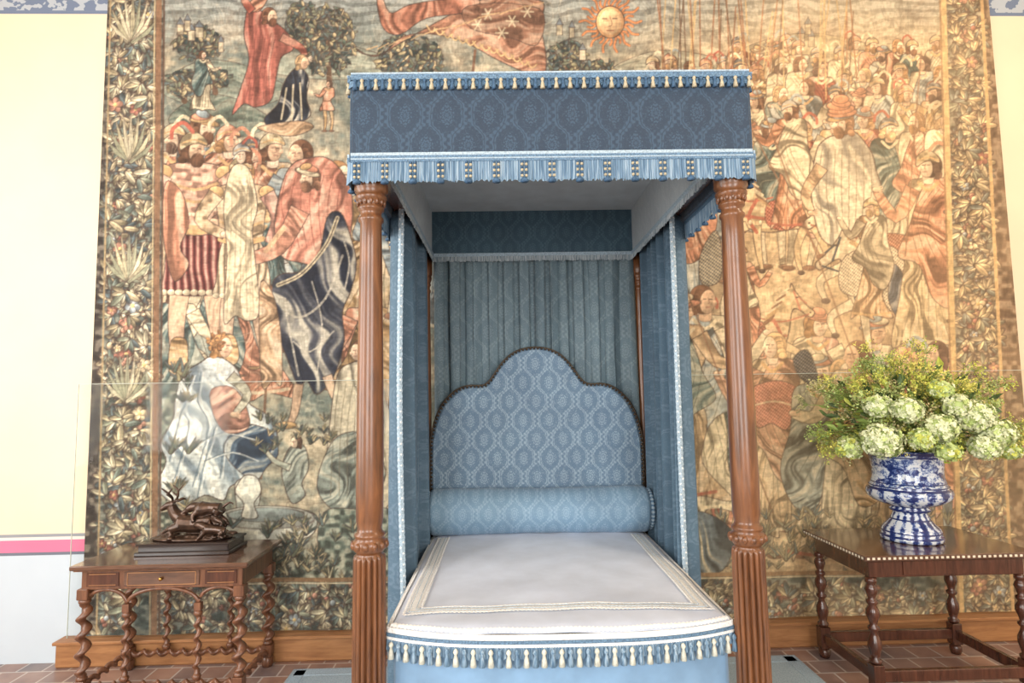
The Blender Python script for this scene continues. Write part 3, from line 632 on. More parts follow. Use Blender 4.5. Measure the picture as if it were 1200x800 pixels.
poly([(930,420),(946,410),(958,440),(952,452),(936,440)],DKB,'c',.8,1)
for (a,b_) in (((880,150),(960,300)),((870,60),(1000,420)),((1080,60),(1060,300)),((800,330),(905,600))): line([a,b_],2,BRN,.75,False)
for k in range(100): plant(R.uniform(790,1115),R.uniform(600,678),R.uniform(9,20),[C(100,116,112),C(140,140,114),C(200,178,132),C(158,150,114)])
poly([(806,600),(840,606),(860,630),(846,668),(812,670),(800,640)],C(110,124,132),'E',1,1.2,light=CRM)
# ---- borders
def lb(v):
    t=(v+95)/840.; return (131-20*t, 193-6*t)
def rb(v):
    t=(v+95)/840.; return (1100+26*t, 1146+44*t)
def bandfill(xa,xb,col,fold='n',amp=.5):
    P=[(xa(v),v) for v in range(-95,771,35)]+[(xb(v),v) for v in range(770,-96,-35)]
    poly(P,col,fold,amp,0,False)
bandfill(lambda v:lb(v)[0]-30,lambda v:lb(v)[0],C(66,60,56)); bandfill(lambda v:lb(v)[0],lambda v:lb(v)[1],C(84,92,86))
bandfill(lambda v:rb(v)[1]-2,lambda v:rb(v)[1]+60,C(112,90,72)); bandfill(lambda v:rb(v)[0],lambda v:rb(v)[1],C(130,126,108))
def leafy(x,y,s,pal,fl):
    a=R.uniform(0,6.28); 
    k=R.random()
    if k<.8:
        for q in range(R.randint(3,6)):
            aa=a+q*.6-1; l=s*R.uniform(.8,1.5); c=rc(pal)
            el(x+l*.7*math.cos(aa),y+l*.7*math.sin(aa),l*.75,l*.25,aa,c,1,.8,.5)
            seg((x,y),(x+l*1.3*math.cos(aa),y+l*1.3*math.sin(aa)),.8,DK,.45)
    elif k<.92:
        c=rc(fl)
        for q in range(5): el(x+s*.5*math.cos(q*1.256+a),y+s*.5*math.sin(q*1.256+a),s*.42,s*.34,q*1.256+a,c,1,.7,.4)
        el(x,y,s*.25,s*.25,0,C(214,182,118))
    else:
        for q in range(4): el(x+R.uniform(-s,s)*.6,y+R.uniform(-s,s)*.6,s*.36,s*.36,0,rc(fl),1,.8,.6)
PLb=[C(106,118,108),C(138,142,120),C(178,168,138),C(210,198,164),C(88,102,104),C(196,180,142),C(150,138,108)]; FLb=[C(180,130,108),C(208,186,148),C(152,98,84),C(148,156,158)]
PRb=[C(136,138,116),C(178,162,128),C(220,198,152),C(124,130,120),C(204,178,134)]
for k in range(760):
    v=R.uniform(-95,760); a,b_=lb(v); leafy(R.uniform(a+6,b_-14),v,R.uniform(5,10.5),PLb,FLb)
    v=R.uniform(-95,760); a,b_=rb(v); leafy(R.uniform(a+12,b_-8),v,R.uniform(5,9.5),PRb,FLb)
for v in range(430,-120,-140): 
    a,b_=lb(v); x=(a+b_)/2-4
    for q in range(9): 
        aa=-PI/2+(q-4)*.3; e=(x+30*math.cos(aa),v+32+46*math.sin(aa)); m_=(x+14*math.cos(aa)*1.3,v+36+20*math.sin(aa))
        c=rc([C(190,180,144),C(152,152,124),C(208,198,164)]); seg((x,v+40),m_,5,DK,.6,6); seg(m_,e,6,DK,.6,2); seg((x,v+40),m_,3.5,c,1,5); seg(m_,e,5,c,1,1); seg((x,v+40),e,.8,DK,.5)
poly([(190,682),(650,676),(1126,668),(1140,765),(110,765)],C(82,92,88),'n',.5,0,False)
for k in range(1000): leafy(R.uniform(185,1125),R.uniform(688,738),R.uniform(5,9.5),PLb,FLb)
for (f_,c_,w_) in ((lambda v:lb(v)[1]-5,C(134,98,72),7),(lambda v:lb(v)[1]+1,C(92,70,58),2.5),(lambda v:lb(v)[1]-10,C(204,178,132),1.4),(lambda v:lb(v)[0]+2,C(170,144,104),2),(lambda v:rb(v)[0]+2,C(208,174,120),6),(lambda v:rb(v)[0]-2,C(150,116,84),2),(lambda v:rb(v)[1]-2,C(200,164,114),4)):
    line([(f_(v),v) for v in range(-95,771,45)],w_,c_,.95,False)
line([(190,681),(1125,669)],5,C(148,114,82),1,False); line([(190,685),(1125,673)],1.5,CRM,.9,False)
poly([(90,744),(650,741),(1210,731),(1210,770),(90,770)],C(74,98,112),'h',.4,0,False)
# final weave, wear and fade
lum=IMG.mean(-1,keepdims=True); IMG[:]=IMG*.9+lum*.1
IMG*= (1+.18*(vn(1.3,4,31)-.5)+.16*(vn(6,1.2,32)-.5)+.14*(vn(26,20,33)-.5))[...,None]
IMG*= (1-.12*((vn(5,4,34)*.5+vn(11,9,35)*.5)>.57))[...,None]
fr=(.04+.20*np.clip((UU-720)/200,0,1))[...,None]*(.5+.9*vn(70,60,36))[...,None]
IMG[:]=IMG*(1-fr)+C(232,206,162)*fr
wt=np.clip((UU-720)/200,0,1)[...,None]; IMG*=1+wt*np.array([.04,.0,-.05])
IMG=np.clip(IMG*1.04,0,1)
LINI=np.where(IMG<=.04045,IMG/12.92,((IMG+.055)/1.055)**2.4)
TX0,TX1,TZ0,TZ1=-2.715,3.69,.135,4.72; NX,NZ=1150,830
gx=np.linspace(TX0,TX1,NX); gz=np.linspace(TZ0,TZ1,NZ); GX,GZ=np.meshgrid(gx,gz)
YT=4.105
D=np.stack([GX,np.full_like(GX,YT),GZ-H],-1)
pf=D@np.array(F); pu=600+FPX*(D@np.array(R1))/pf; pv=400-FPX*(D@np.array(U1))/pf
sx=np.clip((pu-CU)*S,0,CW-1.001); sy=np.clip((pv-CV)*S,0,CH-1.001); ix=sx.astype(int);iy=sy.astype(int);fx=(sx-ix)[...,None];fy=(sy-iy)[...,None]
col=(LINI[iy,ix]*(1-fx)+LINI[iy,ix+1]*fx)*(1-fy)+(LINI[iy+1,ix]*(1-fx)+LINI[iy+1,ix+1]*fx)*fy
yy=YT-.006-.006*np.sin(GX*5.1+.4*GZ)-.004*np.sin(GX*11+1)
me=bpy.data.meshes.new('tapestry'); nvt=NX*NZ
me.vertices.add(nvt); me.vertices.foreach_set('co',np.stack([GX,yy,GZ],-1).reshape(-1).astype(np.float32))
ii=np.arange(nvt).reshape(NZ,NX); q=np.stack([ii[:-1,:-1],ii[:-1,1:],ii[1:,1:],ii[1:,:-1]],-1).reshape(-1,4); nf=len(q)
me.loops.add(nf*4); me.loops.foreach_set('vertex_index',q.reshape(-1).astype(np.int32))
me.polygons.add(nf); me.polygons.foreach_set('loop_start',np.arange(0,nf*4,4,dtype=np.int32))
me.update(calc_edges=True)
ca=me.color_attributes.new('weave','FLOAT_COLOR','POINT'); ca.data.foreach_set('color',np.concatenate([col,np.ones(col.shape[:2]+(1,))],-1).reshape(-1).astype(np.float32))
t=NT('tapestry_weave'); a=t.n.new('ShaderNodeAttribute'); a.attribute_name='weave'
nn=t.noise(t.mapping(t.coords(),(1,1,5)),120,2); t.col(t.mix(1.0,a.outputs['Color'],t.ramp(nn,[(.25,(.86,.86,.86,1)),(.75,(1,1,1,1))]),'MULTIPLY')); t.set(Roughness=.95); t.bump(nn,.2,.003)
me.materials.append(t.m); tap=bpy.data.objects.new('tapestry',me); sc.collection.objects.link(tap)

# ------------------------------------------------------------------ bed
bed=empty('four_poster_bed',(0.229,2.27,0),-math.radians(.9))
HW=.703; BL=1.63
front=[(.05,.016),(.062,.03),(.066,.07),(.058,.10),(.05,.12),(.062,.14),(.066,.17),(.066,.46),(.058,.48),(.062,.50),(.062,.53),(.054,.55)]
front+=[(.062-.0001*i,.56+.02*i) for i in range(28)]
front+=[(.056,1.112),(.044,1.118),(.050,1.124),(.060,1.136),(.064,1.15),(.060,1.166),(.050,1.174),(.056,1.182),(.056,1.190),(.047,1.198),(.044,1.21)]
front+=[(.0495,1.24),(.0505,1.35),(.050,1.6),(.047,1.9),(.043,2.2),(.0405,2.36),(.048,2.368),(.048,2.38),(.040,2.388),(.040,2.404),(.050,2.412),(.050,2.42),(.044,2.428),(.054,2.445),(.060,2.455),(.060,2.465),(.052,2.47),(.064,2.485),(.064,2.6)]
for i,x in enumerate((-HW,HW)):
    b=MB(); b.lathe(front,M['post'],(x,0,0),192,(.56,1.105,16,.30))
    for k in range(12):
        a=2*PI*k/12; b.ell((x+.060*math.cos(a),.060*math.sin(a),1.151),(.012,.012,.015),M['post'],8,6)
    for k in range(14):
        a=2*PI*k/14; b.ell((x+.050*math.cos(a),.050*math.sin(a),2.44),(.008,.008,.014),M['post'],8,6)
    b.obj('front_post_%d'%(i+1),bed)
    back=[(r*.62,z) for r,z in front]
    b=MB(); b.lathe(back,M['post'],(x,BL,0),28); b.obj('back_post_%d'%(i+1),bed)
OX=.762; Y0=-.062; Y1=1.70
b=MB()
b.box((0,Y0,2.745),(2*OX,.02,.31),M['frieze'],.003)
for s_ in(-1,1): b.box((s_*OX,(Y0+Y1)/2,2.745),(.02,Y1-Y0,.31),M['friezeS'],.003)
b.box((0,Y1,2.745),(2*OX,.02,.31),M['frieze'],.003)
b.box((0,(Y0+Y1)/2,2.915),(2*OX+.01,Y1-Y0+.01,.02),M['lining'],.003)
b.obj('tester_frieze',bed)
b=MB()
for s_ in(-1,1):
    b.box((s_*.665,.79,2.75),(.014,1.6,.30),M['liningS'],.002)
    b.box((s_*.71,.80,2.72),(.06,1.66,.2),M['dark'],.002)
b.box((0,1.585,2.75),(1.33,.014,.30),M['innerback'],.002); b.box((0,.0,2.75),(1.33,.014,.30),M['lining'],.002)
b.box((0,.79,2.90),(1.33,1.6,.012),M['lining'],.002)
b.obj('tester_lining',bed)
b=MB(); outp=[(-OX,Y1),(-OX,Y0),(OX,Y0),(OX,Y1)]
band(b,outp,2.598,2.612,M['paleblue'],1,.014,.008); band(b,outp,2.575,2.6,M['bluebraid'],1,.014,.01); band(b,outp,2.584,2.589,M['paleblue'],1,.018,.006)
fringe(b,outp,2.58,2.497,M['fringe'],1,off=.016)
for k,(p,d) in enumerate(resample(outp,.105)):
    n=Vector((d.y,-d.x)); q=p+n*.022
    for dx_ in (-.008,.008):
        for jz in range(6): b.ell((q.x+d.x*dx_,q.y+d.y*dx_,2.57-jz*.011),(.006,.006,.006),(M['tblue'],M['tcream'])[jz%2],6,4)
    b.lathe([(.004,0),(.015,-.010),(.016,-.02)],M['tblue'],(q.x,q.y,2.51),6)
band(b,outp,2.898,2.925,M['bluebraid'],1,.014,.012); band(b,outp,2.919,2.926,M['paleblue'],1,.014,.016)
fringe(b,outp,2.90,2.872,M['bluebraid'],1,off=.012,amp=.003)
tassels(b,outp,2.902,.044,.009,.0265,(M['tcream'],M['tblue']),1,.02)
b.obj('tester_fringe',bed)
b=MB(); inp=[(-.655,.02),(-.655,1.575),(.655,1.575),(.655,.02)]
band(b,inp,2.59,2.612,M['paleblue'],1,.004,.012); fringe(b,inp,2.595,2.556,M['fringeg'],1,off=.006,amp=.003)
b.obj('inner_fringe',bed)
def curtain(name,p0,p1,z0,z1,nf,amp,mat,seed,trim=False,flare=.35):
    rr=random.Random(seed); ph=rr.random()*6; b=MB(); p0=Vector(p0);p1=Vector(p1);d=p1-p0;n=Vector((-d.y,d.x)).normalized()
    def off(u,v): 
        w=2*PI*nf*(u+.02*math.sin(9*u+ph)+.006*math.sin(5*v+20*u)); 
        s_=math.sin(w); s_=math.copysign(abs(s_)**.75,s_)
        return amp*(.7+flare*v)*(s_*(.8+.35*math.sin(4*u*PI+ph))+.28*math.sin(2.3*w+ph+v))
    def fn(u,v):
        q=p0+d*u+n*off(u,v)+d*(.012*math.sin(2*PI*nf*2*u+ph)); return (q.x,q.y,z1+(z0-z1)*v)
    b.grid(fn,nf*20,40,mat)
    if trim:
        vs=[];fs=[]
        N=400
        for k in range(N+1):
            p=fn(0,k/N); w=.022+(.004 if k%4<2 else 0)
            vs+=[(p[0]-w/2,p[1]-.008,p[2]),(p[0],p[1]-.014,p[2]),(p[0]+w/2,p[1]-.008,p[2])]
        for k in range(N):
            for m_ in range(2): a=3*k+m_; fs.append((a,a+1,a+4,a+3))
        b.add(vs,fs,M['paleblue'],False)
        for k in range(0,N,4):
            p=fn(0,k/N); b.ell((p[0]+(.006 if k%8 else -.006),p[1]-.015,p[2]),(.005,.004,.005),M['cream'],5,4)
    o=b.obj(name,bed,fix=False); md=o.modifiers.new('th','SOLIDIFY'); md.thickness=.004; return o
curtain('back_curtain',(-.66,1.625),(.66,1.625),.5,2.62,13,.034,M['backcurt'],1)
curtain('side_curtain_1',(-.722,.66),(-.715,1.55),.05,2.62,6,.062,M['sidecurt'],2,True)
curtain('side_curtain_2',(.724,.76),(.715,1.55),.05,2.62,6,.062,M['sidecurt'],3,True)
# mattress + coverlet
MW=.638
def yf(s_): return -.075+.10*abs(s_)**3.2
def ztop(x,y):
    s_=x/MW; e=min((1-abs(s_))*MW,y-yf(s_)); e=max(0,e)
    return .860-.022*math.exp(-e/.02)+.010*(1-s_*s_)+.003*math.sin(9*x+3*y)*math.sin(5*y)+.0015*math.sin(23*x-11*y)
b=MB()
def ctop(u,v):
    s_=2*u-1; s_=math.copysign(1-(1-abs(s_))**1.4,s_); v=v**1.6; x=MW*s_; y=yf(s_)+(1.55-yf(s_))*v; return (x,y,ztop(x,y))
b.grid(ctop,60,60,M['cover'])
edge=[(-MW,1.55)]+[(-MW,1.5-.05*k) for k in range(29)]+[(MW*(-1+k/30),yf(-1+k/30)) for k in range(61)]+[(MW,.1+.05*k) for k in range(29)]+[(MW,1.55)]
def drop(path,z0,z1,mat,amp=.0,out=0):
    pts=resample(path,.02); vs=[];fs=[];N=10
    for i,(p,d) in enumerate(pts):
        n=Vector((d.y,-d.x))
        for k in range(N+1):
            t_=k/N; o=out+amp*t_*(math.sin(i*.55)+.5*math.sin(i*.23+1)); q=p+n*o; vs.append((q.x,q.y,z0+(z1-z0)*t_))
    for i in range(len(pts)-1):
        for k in range(N): a=i*(N+1)+k; fs.append((a,a+1,a+N+2,a+N+1))
    b.add(vs,fs,mat,True)
drop(edge,.840,.76,M['skirt'],.0,.001)
b.obj('coverlet',bed)
b=MB(); 
inner=[(x*.975,y+.012) for x,y in edge]
drop(inner,.80,.03,M['skirt'],.008,0); b.obj('bed_skirt',bed)
b=MB()
b.box((0,.78,.44),(1.18,1.5,.74),M['lining'],.03); b.obj('mattress',bed)
b=MB()
def ribbon(path,w,mat,dz=.004,jag=0):
    pts=resample(path,.008); vs=[];fs=[]
    for i,(p,d) in enumerate(pts):
        n=Vector((d.y,-d.x)); j=jag*(1 if (i//1)%2 else -1)
        for s_ in(-1,0,1):
            q=p+n*(w/2+ (j if s_ else 0))*s_; zz_=ztop(max(-MW,min(MW,q.x)),q.y)+dz+(.002 if s_==0 else 0); vs.append((q.x,q.y,zz_))
    for i in range(len(pts)-1):
        for k in range(2): a=i*3+k; fs.append((a,a+1,a+4,a+3))
    b.add(vs,fs,mat,False)
ribbon([(-.562,1.3),(-.562,.11),(.562,.11),(.562,1.3)],.046,M['cream'],.004)
for q_,jj in ((.030,.004),(-.030,.003)):
    ribbon([(-.562-q_,1.3),(-.562-q_,.11-q_),(.562+q_,.11-q_),(.562+q_,1.3)],.011,M['cream'],.006,jj)
for k in (-.012,.012): ribbon([(-.562+k,1.3),(-.562+k,.11+k),(.562-k,.11+k),(.562-k,1.3)],.002,M['paleblue'],.0085,.0012)
ed2=[(x*.988,y+.006) for x,y in edge]
ribbon(ed2,.014,M['cream'],.006,.002)
band(b,edge,.826,.846,M['cream'],1,.003,.006)
band(b,edge,.814,.826,M['bluebraid'],1,.006,.008); band(b,edge,.802,.814,M['cream'],1,.005,.006)
fringe(b,edge,.804,.765,M['fringe'],1,off=.008,amp=.004)
tassels(b,edge,.802,.060,.011,.031,(M['tpale'],M['fringe']),1,.018)
b.obj('coverlet_trim',bed)
# bolster
b=MB()
def bo(u,v):
    x=-.655+1.31*u; a=2*PI*v; r=.135*(1-.02*math.cos(6*x)); e=min(u,1-u)*1.31
    if e<.03: r*=math.sqrt(max(0,1-(1-e/.03)**2))*.25+.75
    r*=1+.01*math.sin(30*x+3*a)
    return (x,1.385+r*math.cos(a),.995+r*.98*math.sin(a))
b.grid(bo,90,32,M['bolster'])
for s_ in(-1,1):
    for k in range(60):
        a=2*PI*k/60; b.ell((s_*.66,1.385+.115*math.cos(a),.995+.113*math.sin(a)),(.014,.010,.010),(M['paleblue'],M['bluebraid'])[k%2],6,4)
    b.ell((s_*.655,1.385,.995),(.012,.105,.103),M['bolster'],24,10)
b.obj('bolster',bed)
# headboard
hp=[(.665,.75),(.668,1.06),(.668,1.36),(.658,1.45),(.632,1.55),(.59,1.635),(.53,1.70),(.47,1.738),(.41,1.75),(.36,1.748),(.32,1.755),(.285,1.785),(.25,1.835),(.21,1.89),(.16,1.938),(.105,1.968),(.05,1.982),(0,1.986)]
full=hp+[(-x,z) for x,z in hp[::-1][1:]]
full=[tuple(p) for p in smo(full,4,False)]
b=MB(); n=len(full); yF,yB=1.505,1.575; vs=[(x,yF+.012,z) for x,z in full]+[(x,yB,z) for x,z in full]+[(x*.965,yF-.008,z-(.02 if z>.8 else 0)) for x,z in full]
fs=[(i,i+1,n+i+1,n+i) for i in range(n-1)]+[(i+1,i,2*n+i,2*n+i+1) for i in range(n-1)]
b.add(vs,fs,M['headb'],True); vs2=vs[2*n:]; b.add(vs2,[tuple(range(n))],M['headb'],False); b.add(vs[n:2*n],[tuple(range(n))],M['lining'],False)
P3=[(x,yF+.006,z) for x,z in full]
b.tube(P3,.006,M['nail'],6)
for (p,d) in resample([(x,z) for x,z in full],.024): b.ell((p.x*.985,yF-.006,p.y-.008),(.0075,.006,.0075),M['nail'],8,5)
b.obj('headboard',bed)

# ------------------------------------------------------------------ side table (barley twist)
tb=empty('barley_twist_table',(-1.905,3.775,0))
b=MB(); b.box((0,0,.757),(.99,.55,.026),M['tabletop'],.006); b.box((0,0,.741),(.96,.52,.012),M['walnut'],.004)
b.obj('top',tb)
b=MB(); b.box((0,0,.682),(.90,.46,.108),M['walnut'],.003)
b.box((0,-.233,.684),(.42,.008,.08),M['tabletop'],.003)
for s_ in(-1,1):
    b.box((s_*.33,-.232,.684),(.18,.006,.075),M['dark'],.002)
    for k in(-1,1): b.box((s_*.33,-.2365,.684+.03*k),(.15,.002,.004),M['floorwood'],.0005)
for k in(-1,1): b.box((0,-.238,.684+.034*k),(.38,.002,.004),M['floorwood'],.0005); b.box((.19*k,-.238,.684),(.004,.002,.068),M['floorwood'],.0005)
b.ell((0,-.247,.684),(.011,.011,.011),M['brass'],10,7)
b.obj('drawer_frieze',tb)
b=MB(); LX=.435; LY=.215
for sx_ in(-1,1):
    for sy_ in(-1,1):
        x,y=sx_*LX,sy_*LY
        b.lathe([(.03,.0),(.036,.02),(.036,.05),(.02,.07)],M['walnut'],(x,y,0),16)
        b.box((x,y,.10),(.062,.062,.07),M['walnut'],.004)
        b.lathe([(.026,.135),(.03,.145),(.022,.16)],M['walnut'],(x,y,0),16); b.twist((x,y),.16,.55,.038,M['walnut'],.098,ph=sx_)
        b.lathe([(.022,.548),(.032,.558),(.032,.57),(.024,.58)],M['walnut'],(x,y,0),16); b.box((x,y,.605),(.062,.062,.06),M['walnut'],.004)
for sy_ in(-1,1):
    for x in(-.2,.2):
        y=sy_*LY
        b.lathe([(.018,.12),(.026,.14),(.016,.155)],M['walnut'],(x,y,0),12); b.twist((x,y),.155,.47,.022,M['walnut'],.075)
        b.lathe([(.016,.468),(.024,.478),(.024,.49),(.017,.5)],M['walnut'],(x,y,0),12); b.box((x,y,.52),(.04,.036,.045),M['walnut'],.003)
    for x0,x1 in((-.435,-.2),(-.2,.2),(.2,.435)):
        w=(x1-x0)/2; c=(x0+x1)/2; hgt=.085
        b.tube([(c-w*math.cos(PI*k/14),sy_*LY,.54+hgt*math.sin(PI*k/14)) for k in range(15)],.011,M['walnut'],8)
    b.twisth((-LX,sy_*LY,.10),(LX,sy_*LY,.10),.024,M['walnut'])
for sx_ in(-1,1): b.twisth((sx_*LX,-LY,.10),(sx_*LX,LY,.10),.024,M['walnut'])
b.obj('legs_and_stretchers',tb)
# ------------------------------------------------------------------ inlaid table on the right
rt=empty('inlaid_side_table',(2.49,3.625,0)); TW,TD=.98,.66
b=MB(); b.box((0,0,.766),(TW,TD,.028),M['tabletop'],.004); b.obj('top',rt)
b=MB()
for k in range(33):
    x=-TW/2+.02+k*.0295
    b.box((x,-TD/2-.0005,.766),(.014,.004,.012),M['white_inlay'],.0005); 
for k in range(22):
    y=-TD/2+.02+k*.0295
    for s_ in (-1,1): b.box((s_*TW/2,y,.766),(.004,.014,.012),M['white_inlay'],.0005)
b.obj('inlay_border',rt)
b=MB(); b.box((0,0,.70),(TW-.1,TD-.1,.10),M['dark'],.004); b.box((0,-TD/2+.046,.70),(.5,.006,.075),M['dark'],.003); b.box((0,0,.745),(TW-.06,TD-.06,.014),M['dark'],.004)
prof=[(.026,0),(.034,.02),(.034,.045),(.022,.06)]
leg=[(.022,.19),(.032,.20),(.032,.212),(.02,.22),(.028,.25),(.036,.28),(.034,.31),(.022,.34),(.017,.36),(.03,.375),(.03,.385),(.018,.395),(.024,.42),(.036,.45),(.034,.475),(.02,.50),(.03,.515),(.03,.527),(.018,.535),(.026,.56),(.034,.585),(.026,.605),(.02,.615),(.03,.625),(.03,.65)]
for sx_ in(-1,1):
    for sy_ in(-1,1):
        x,y=sx_*(TW/2-.065),sy_*(TD/2-.065); b.lathe(prof,M['dark'],(x,y,0),16); b.box((x,y,.125),(.062,.062,.13),M['dark'],.004); b.lathe(leg,M['dark'],(x,y,0),18)
    b.box((sx_*(TW/2-.065),0,.125),(.035,TD-.13,.06),M['dark'],.004)
for sy_ in (-1,1): b.box((0,sy_*(TD/2-.065),.125),(TW-.13,.035,.06),M['dark'],.004)
b.obj('frame_and_legs',rt)
# ------------------------------------------------------------------ vase with flowers
t=NT('delft_glaze'); o=t.sep(t.coords()); ang=t.math('ARCTAN2',o[1],o[0]); 
n1=t.noise(t.mapping(t.coords(),(1,1,1.7)),15,4,.6,.8); n2=t.noise(t.coords(),75,3,.6,.5)
f=t.math('ADD',t.math('MULTIPLY',n1,.65),t.math('MULTIPLY',n2,.35))
def near(zv,w): return t.math('LESS_THAN',t.math('ABSOLUTE',t.math('SUBTRACT',o[2],zv)),w)
st=None
for zv,w in ((.03,.006),(.055,.004),(.125,.004),(.18,.008),(.205,.004),(.31,.006),(.325,.004),(.345,.003),(.50,.004),(.525,.008)):
    q=near(zv,w); st=q if st is None else t.math('MAXIMUM',st,q)
pet=t.math('SINE',t.math('MULTIPLY',ang,16)); low=t.math('LESS_THAN',o[2],.31)
f=t.math('ADD',f,t.math('MULTIPLY',t.math('MULTIPLY',pet,low),.09)); f=t.math('SUBTRACT',f,t.math('MULTIPLY',st,.2))
t.col(t.ramp(f,[(.42,lin((36,50,104))),(.48,lin((78,98,154))),(.52,lin((160,176,204))),(.56,lin((216,222,228)))])); t.set(Roughness=.12); t.b.inputs['Coat Weight'].default_value=.5
M['delft']=t.m
fv=empty('vase_of_flowers',(2.50,3.63,.781))
vp=[(.150,0),(.165,.006),(.168,.03),(.155,.04),(.16,.05),(.15,.075),(.125,.10),(.105,.125),(.095,.15),(.088,.165),(.108,.175),(.112,.185),(.10,.195),(.10,.20),(.15,.215),(.195,.235),(.222,.26),(.228,.285),(.222,.305),(.205,.318),(.212,.326),(.20,.335),(.19,.37),(.187,.41),(.19,.45),(.198,.49),(.206,.515),(.22,.525),(.222,.535),(.21,.54),(.195,.535),(.18,.50),(.17,.40)]
b=MB(); b.lathe(vp,M['delft'],seg=48); vase=b.obj('delft_vase',fv)
def leafmat(n,c,v=.25): return simple(n,c,.6,v,25)
GM=[leafmat('lime_flower',(204,210,96),.14),leafmat('yellow_spray',(228,220,116),.10),leafmat('mid_green_leaf',(132,154,76)),leafmat('dark_green_leaf',(82,104,58)),leafmat('pale_green_petal',(190,208,132),.12),leafmat('white_petal',(228,234,192),.06),leafmat('stem_green',(140,158,86)),leafmat('seed_head',(200,190,140),.1)]
b=MB()
def quadleaf(p,d,l,w,mat):
    d=d.normalized(); s_=d.cross(Vector((random.uniform(-1,1),random.uniform(-1,1),random.uniform(-1,1)))).normalized(); n=d.cross(s_)
    pts=[p,p+d*l*.5+s_*w/2+n*w*.15,p+d*l,p+d*l*.5-s_*w/2+n*w*.15]
    if max(q.y for q in pts)>.38: return
    b.add(pts,[(0,1,2),(0,2,3)],mat,False)
def rdir(zmin=-.3):
    while True:
        v=Vector((random.gauss(0,1),random.gauss(0,1),random.gauss(0,1)))
        if v.length>.1:
            v.normalize()
            if v.z>zmin: return v
def shell(d,k=1.0):
    return Vector((d.x*.61*k+.03,d.y*.31*k,.10+d.z*(.48 if d.z>0 else .24)*k))
for i in range(190):
    d=rdir(-.45); kk=random.uniform(.66,.96) if random.random()<.7 else random.uniform(.96,1.14); tip=shell(d,kk); mid=tip*.55+Vector((0,0,.06+.05*random.random()))
    root=Vector((d.x*.08,d.y*.08,-.05)); pts=[root,root.lerp(mid,.6),mid,tip]
    b.tube(pts,[.003,.003,.0025,.0015],GM[6],4,False)
    right=(d.x+.35*d.z+random.uniform(-.3,.3))>-.15
    mt=random.choice([GM[0],GM[1],GM[0],GM[1],GM[1],GM[4]]) if right else random.choice([GM[0],GM[4],GM[7],GM[2],GM[1]])
    # umbel: small heads on fine rays
    ax=(tip-mid).normalized()
    for k in range(13):
        hd=tip+(ax*.4+rdir(-1)).normalized()*random.uniform(.02,.07)
        if hd.y>.36: continue
        b.tube([tip-ax*.03,hd],.0010,GM[6],3,False)
        for q_ in range(8):
            q=hd+Vector([random.gauss(0,.008) for _ in range(3)]); s_=random.uniform(.006,.012); quadleaf(q,rdir(-1),s_*1.5,s_,mt if random.random()<.9 else GM[2])
for i in range(760):
    d=rdir(-.55); p=shell(d,random.uniform(.3,.85)); quadleaf(p,(d+rdir(-1)*.7),random.uniform(.05,.1),random.uniform(.02,.045),random.choice([GM[2],GM[3],GM[3],GM[2],GM[0]]))
def hyd(c,r,mats):
    b.ell(c,(r*.85,r*.85,r*.75),GM[4],10,7)
    for k in range(int(230*(r/.08)**2)):
        d=rdir(-1); lump=1+.10*math.sin(9*d.x+5*d.z); p=c+Vector((d.x,d.y,d.z*.85))*r*lump*random.uniform(.88,1.08); t1=d.cross(rdir(-1)).normalized(); t2=d.cross(t1); s_=.014; mt=random.choice(mats); tl=rdir(-1)*.005
        for e in (t1,t2,-t1,-t2): 
            o2=d.cross(e)*s_*.6; b.add([p-d*.002,p+e*s_*.7+o2+tl,p+e*s_*1.25+d*.003,p+e*s_*.7-o2-tl],[(0,1,2,3)],mt,False)
for (x,y,z,r,w) in [(-.36,-.30,.07,.10,1),(-.22,-.33,.24,.075,1),(-.06,-.35,.14,.085,1),(.15,-.33,.20,.095,1),(-.33,-.24,.26,.07,1),(.28,-.32,.10,.085,1),(.0,-.30,.35,.06,0),(-.04,-.37,.01,.06,0),(-.46,-.16,.02,.07,0),(.18,-.35,.03,.075,1),(.04,-.36,.26,.065,1),(.38,-.28,.0,.055,0),(-.18,-.37,.08,.065,0)]:
    hyd(Vector((x,y,z)),r,[GM[5],GM[5],GM[4],GM[5]] if w else [GM[4],GM[4],GM[5],GM[0]])
b.obj('bouquet',fv,(0,-.03,.55),fix=False)
# ------------------------------------------------------------------ bronze stag and hound
st=empty('bronze_stag_sculpture',(-1.87,3.81,.77))
b=MB(); b.box((0,0,.011),(.56,.26,.022),M['ebony'],.004); b.box((0,0,.04),(.53,.23,.04),M['ebony'],.004); b.box((0,0,.064),(.55,.25,.012),M['ebony'],.004); b.obj('plinth',st)
b=MB(); mt=M['bronze']
def tp(pts,r): b.tube([tuple(p) for p in smo(pts,4,False)] ,[q*1.12 for q in np.interp(np.linspace(0,len(r)-1,(len(pts)-1)*4+1),range(len(r)),r)],mt,12)
b.ell((0,0,.078),(.245,.10,.022),mt,20,8)
for k in range(26): b.ell((random.uniform(-.22,.22),random.uniform(-.08,.08),.09),(random.uniform(.02,.045),.025,random.uniform(.008,.02)),mt,8,6)
tp([(.17,.01,.15),(.10,.01,.165),(.0,.0,.16),(-.08,0,.17)],[.035,.056,.05,.052])
tp([(-.06,0,.18),(-.11,0,.22),(-.135,0,.27)],[.045,.032,.024])
tp([(-.12,0,.275),(-.155,-.005,.272),(-.195,-.01,.248)],[.024,.021,.011])
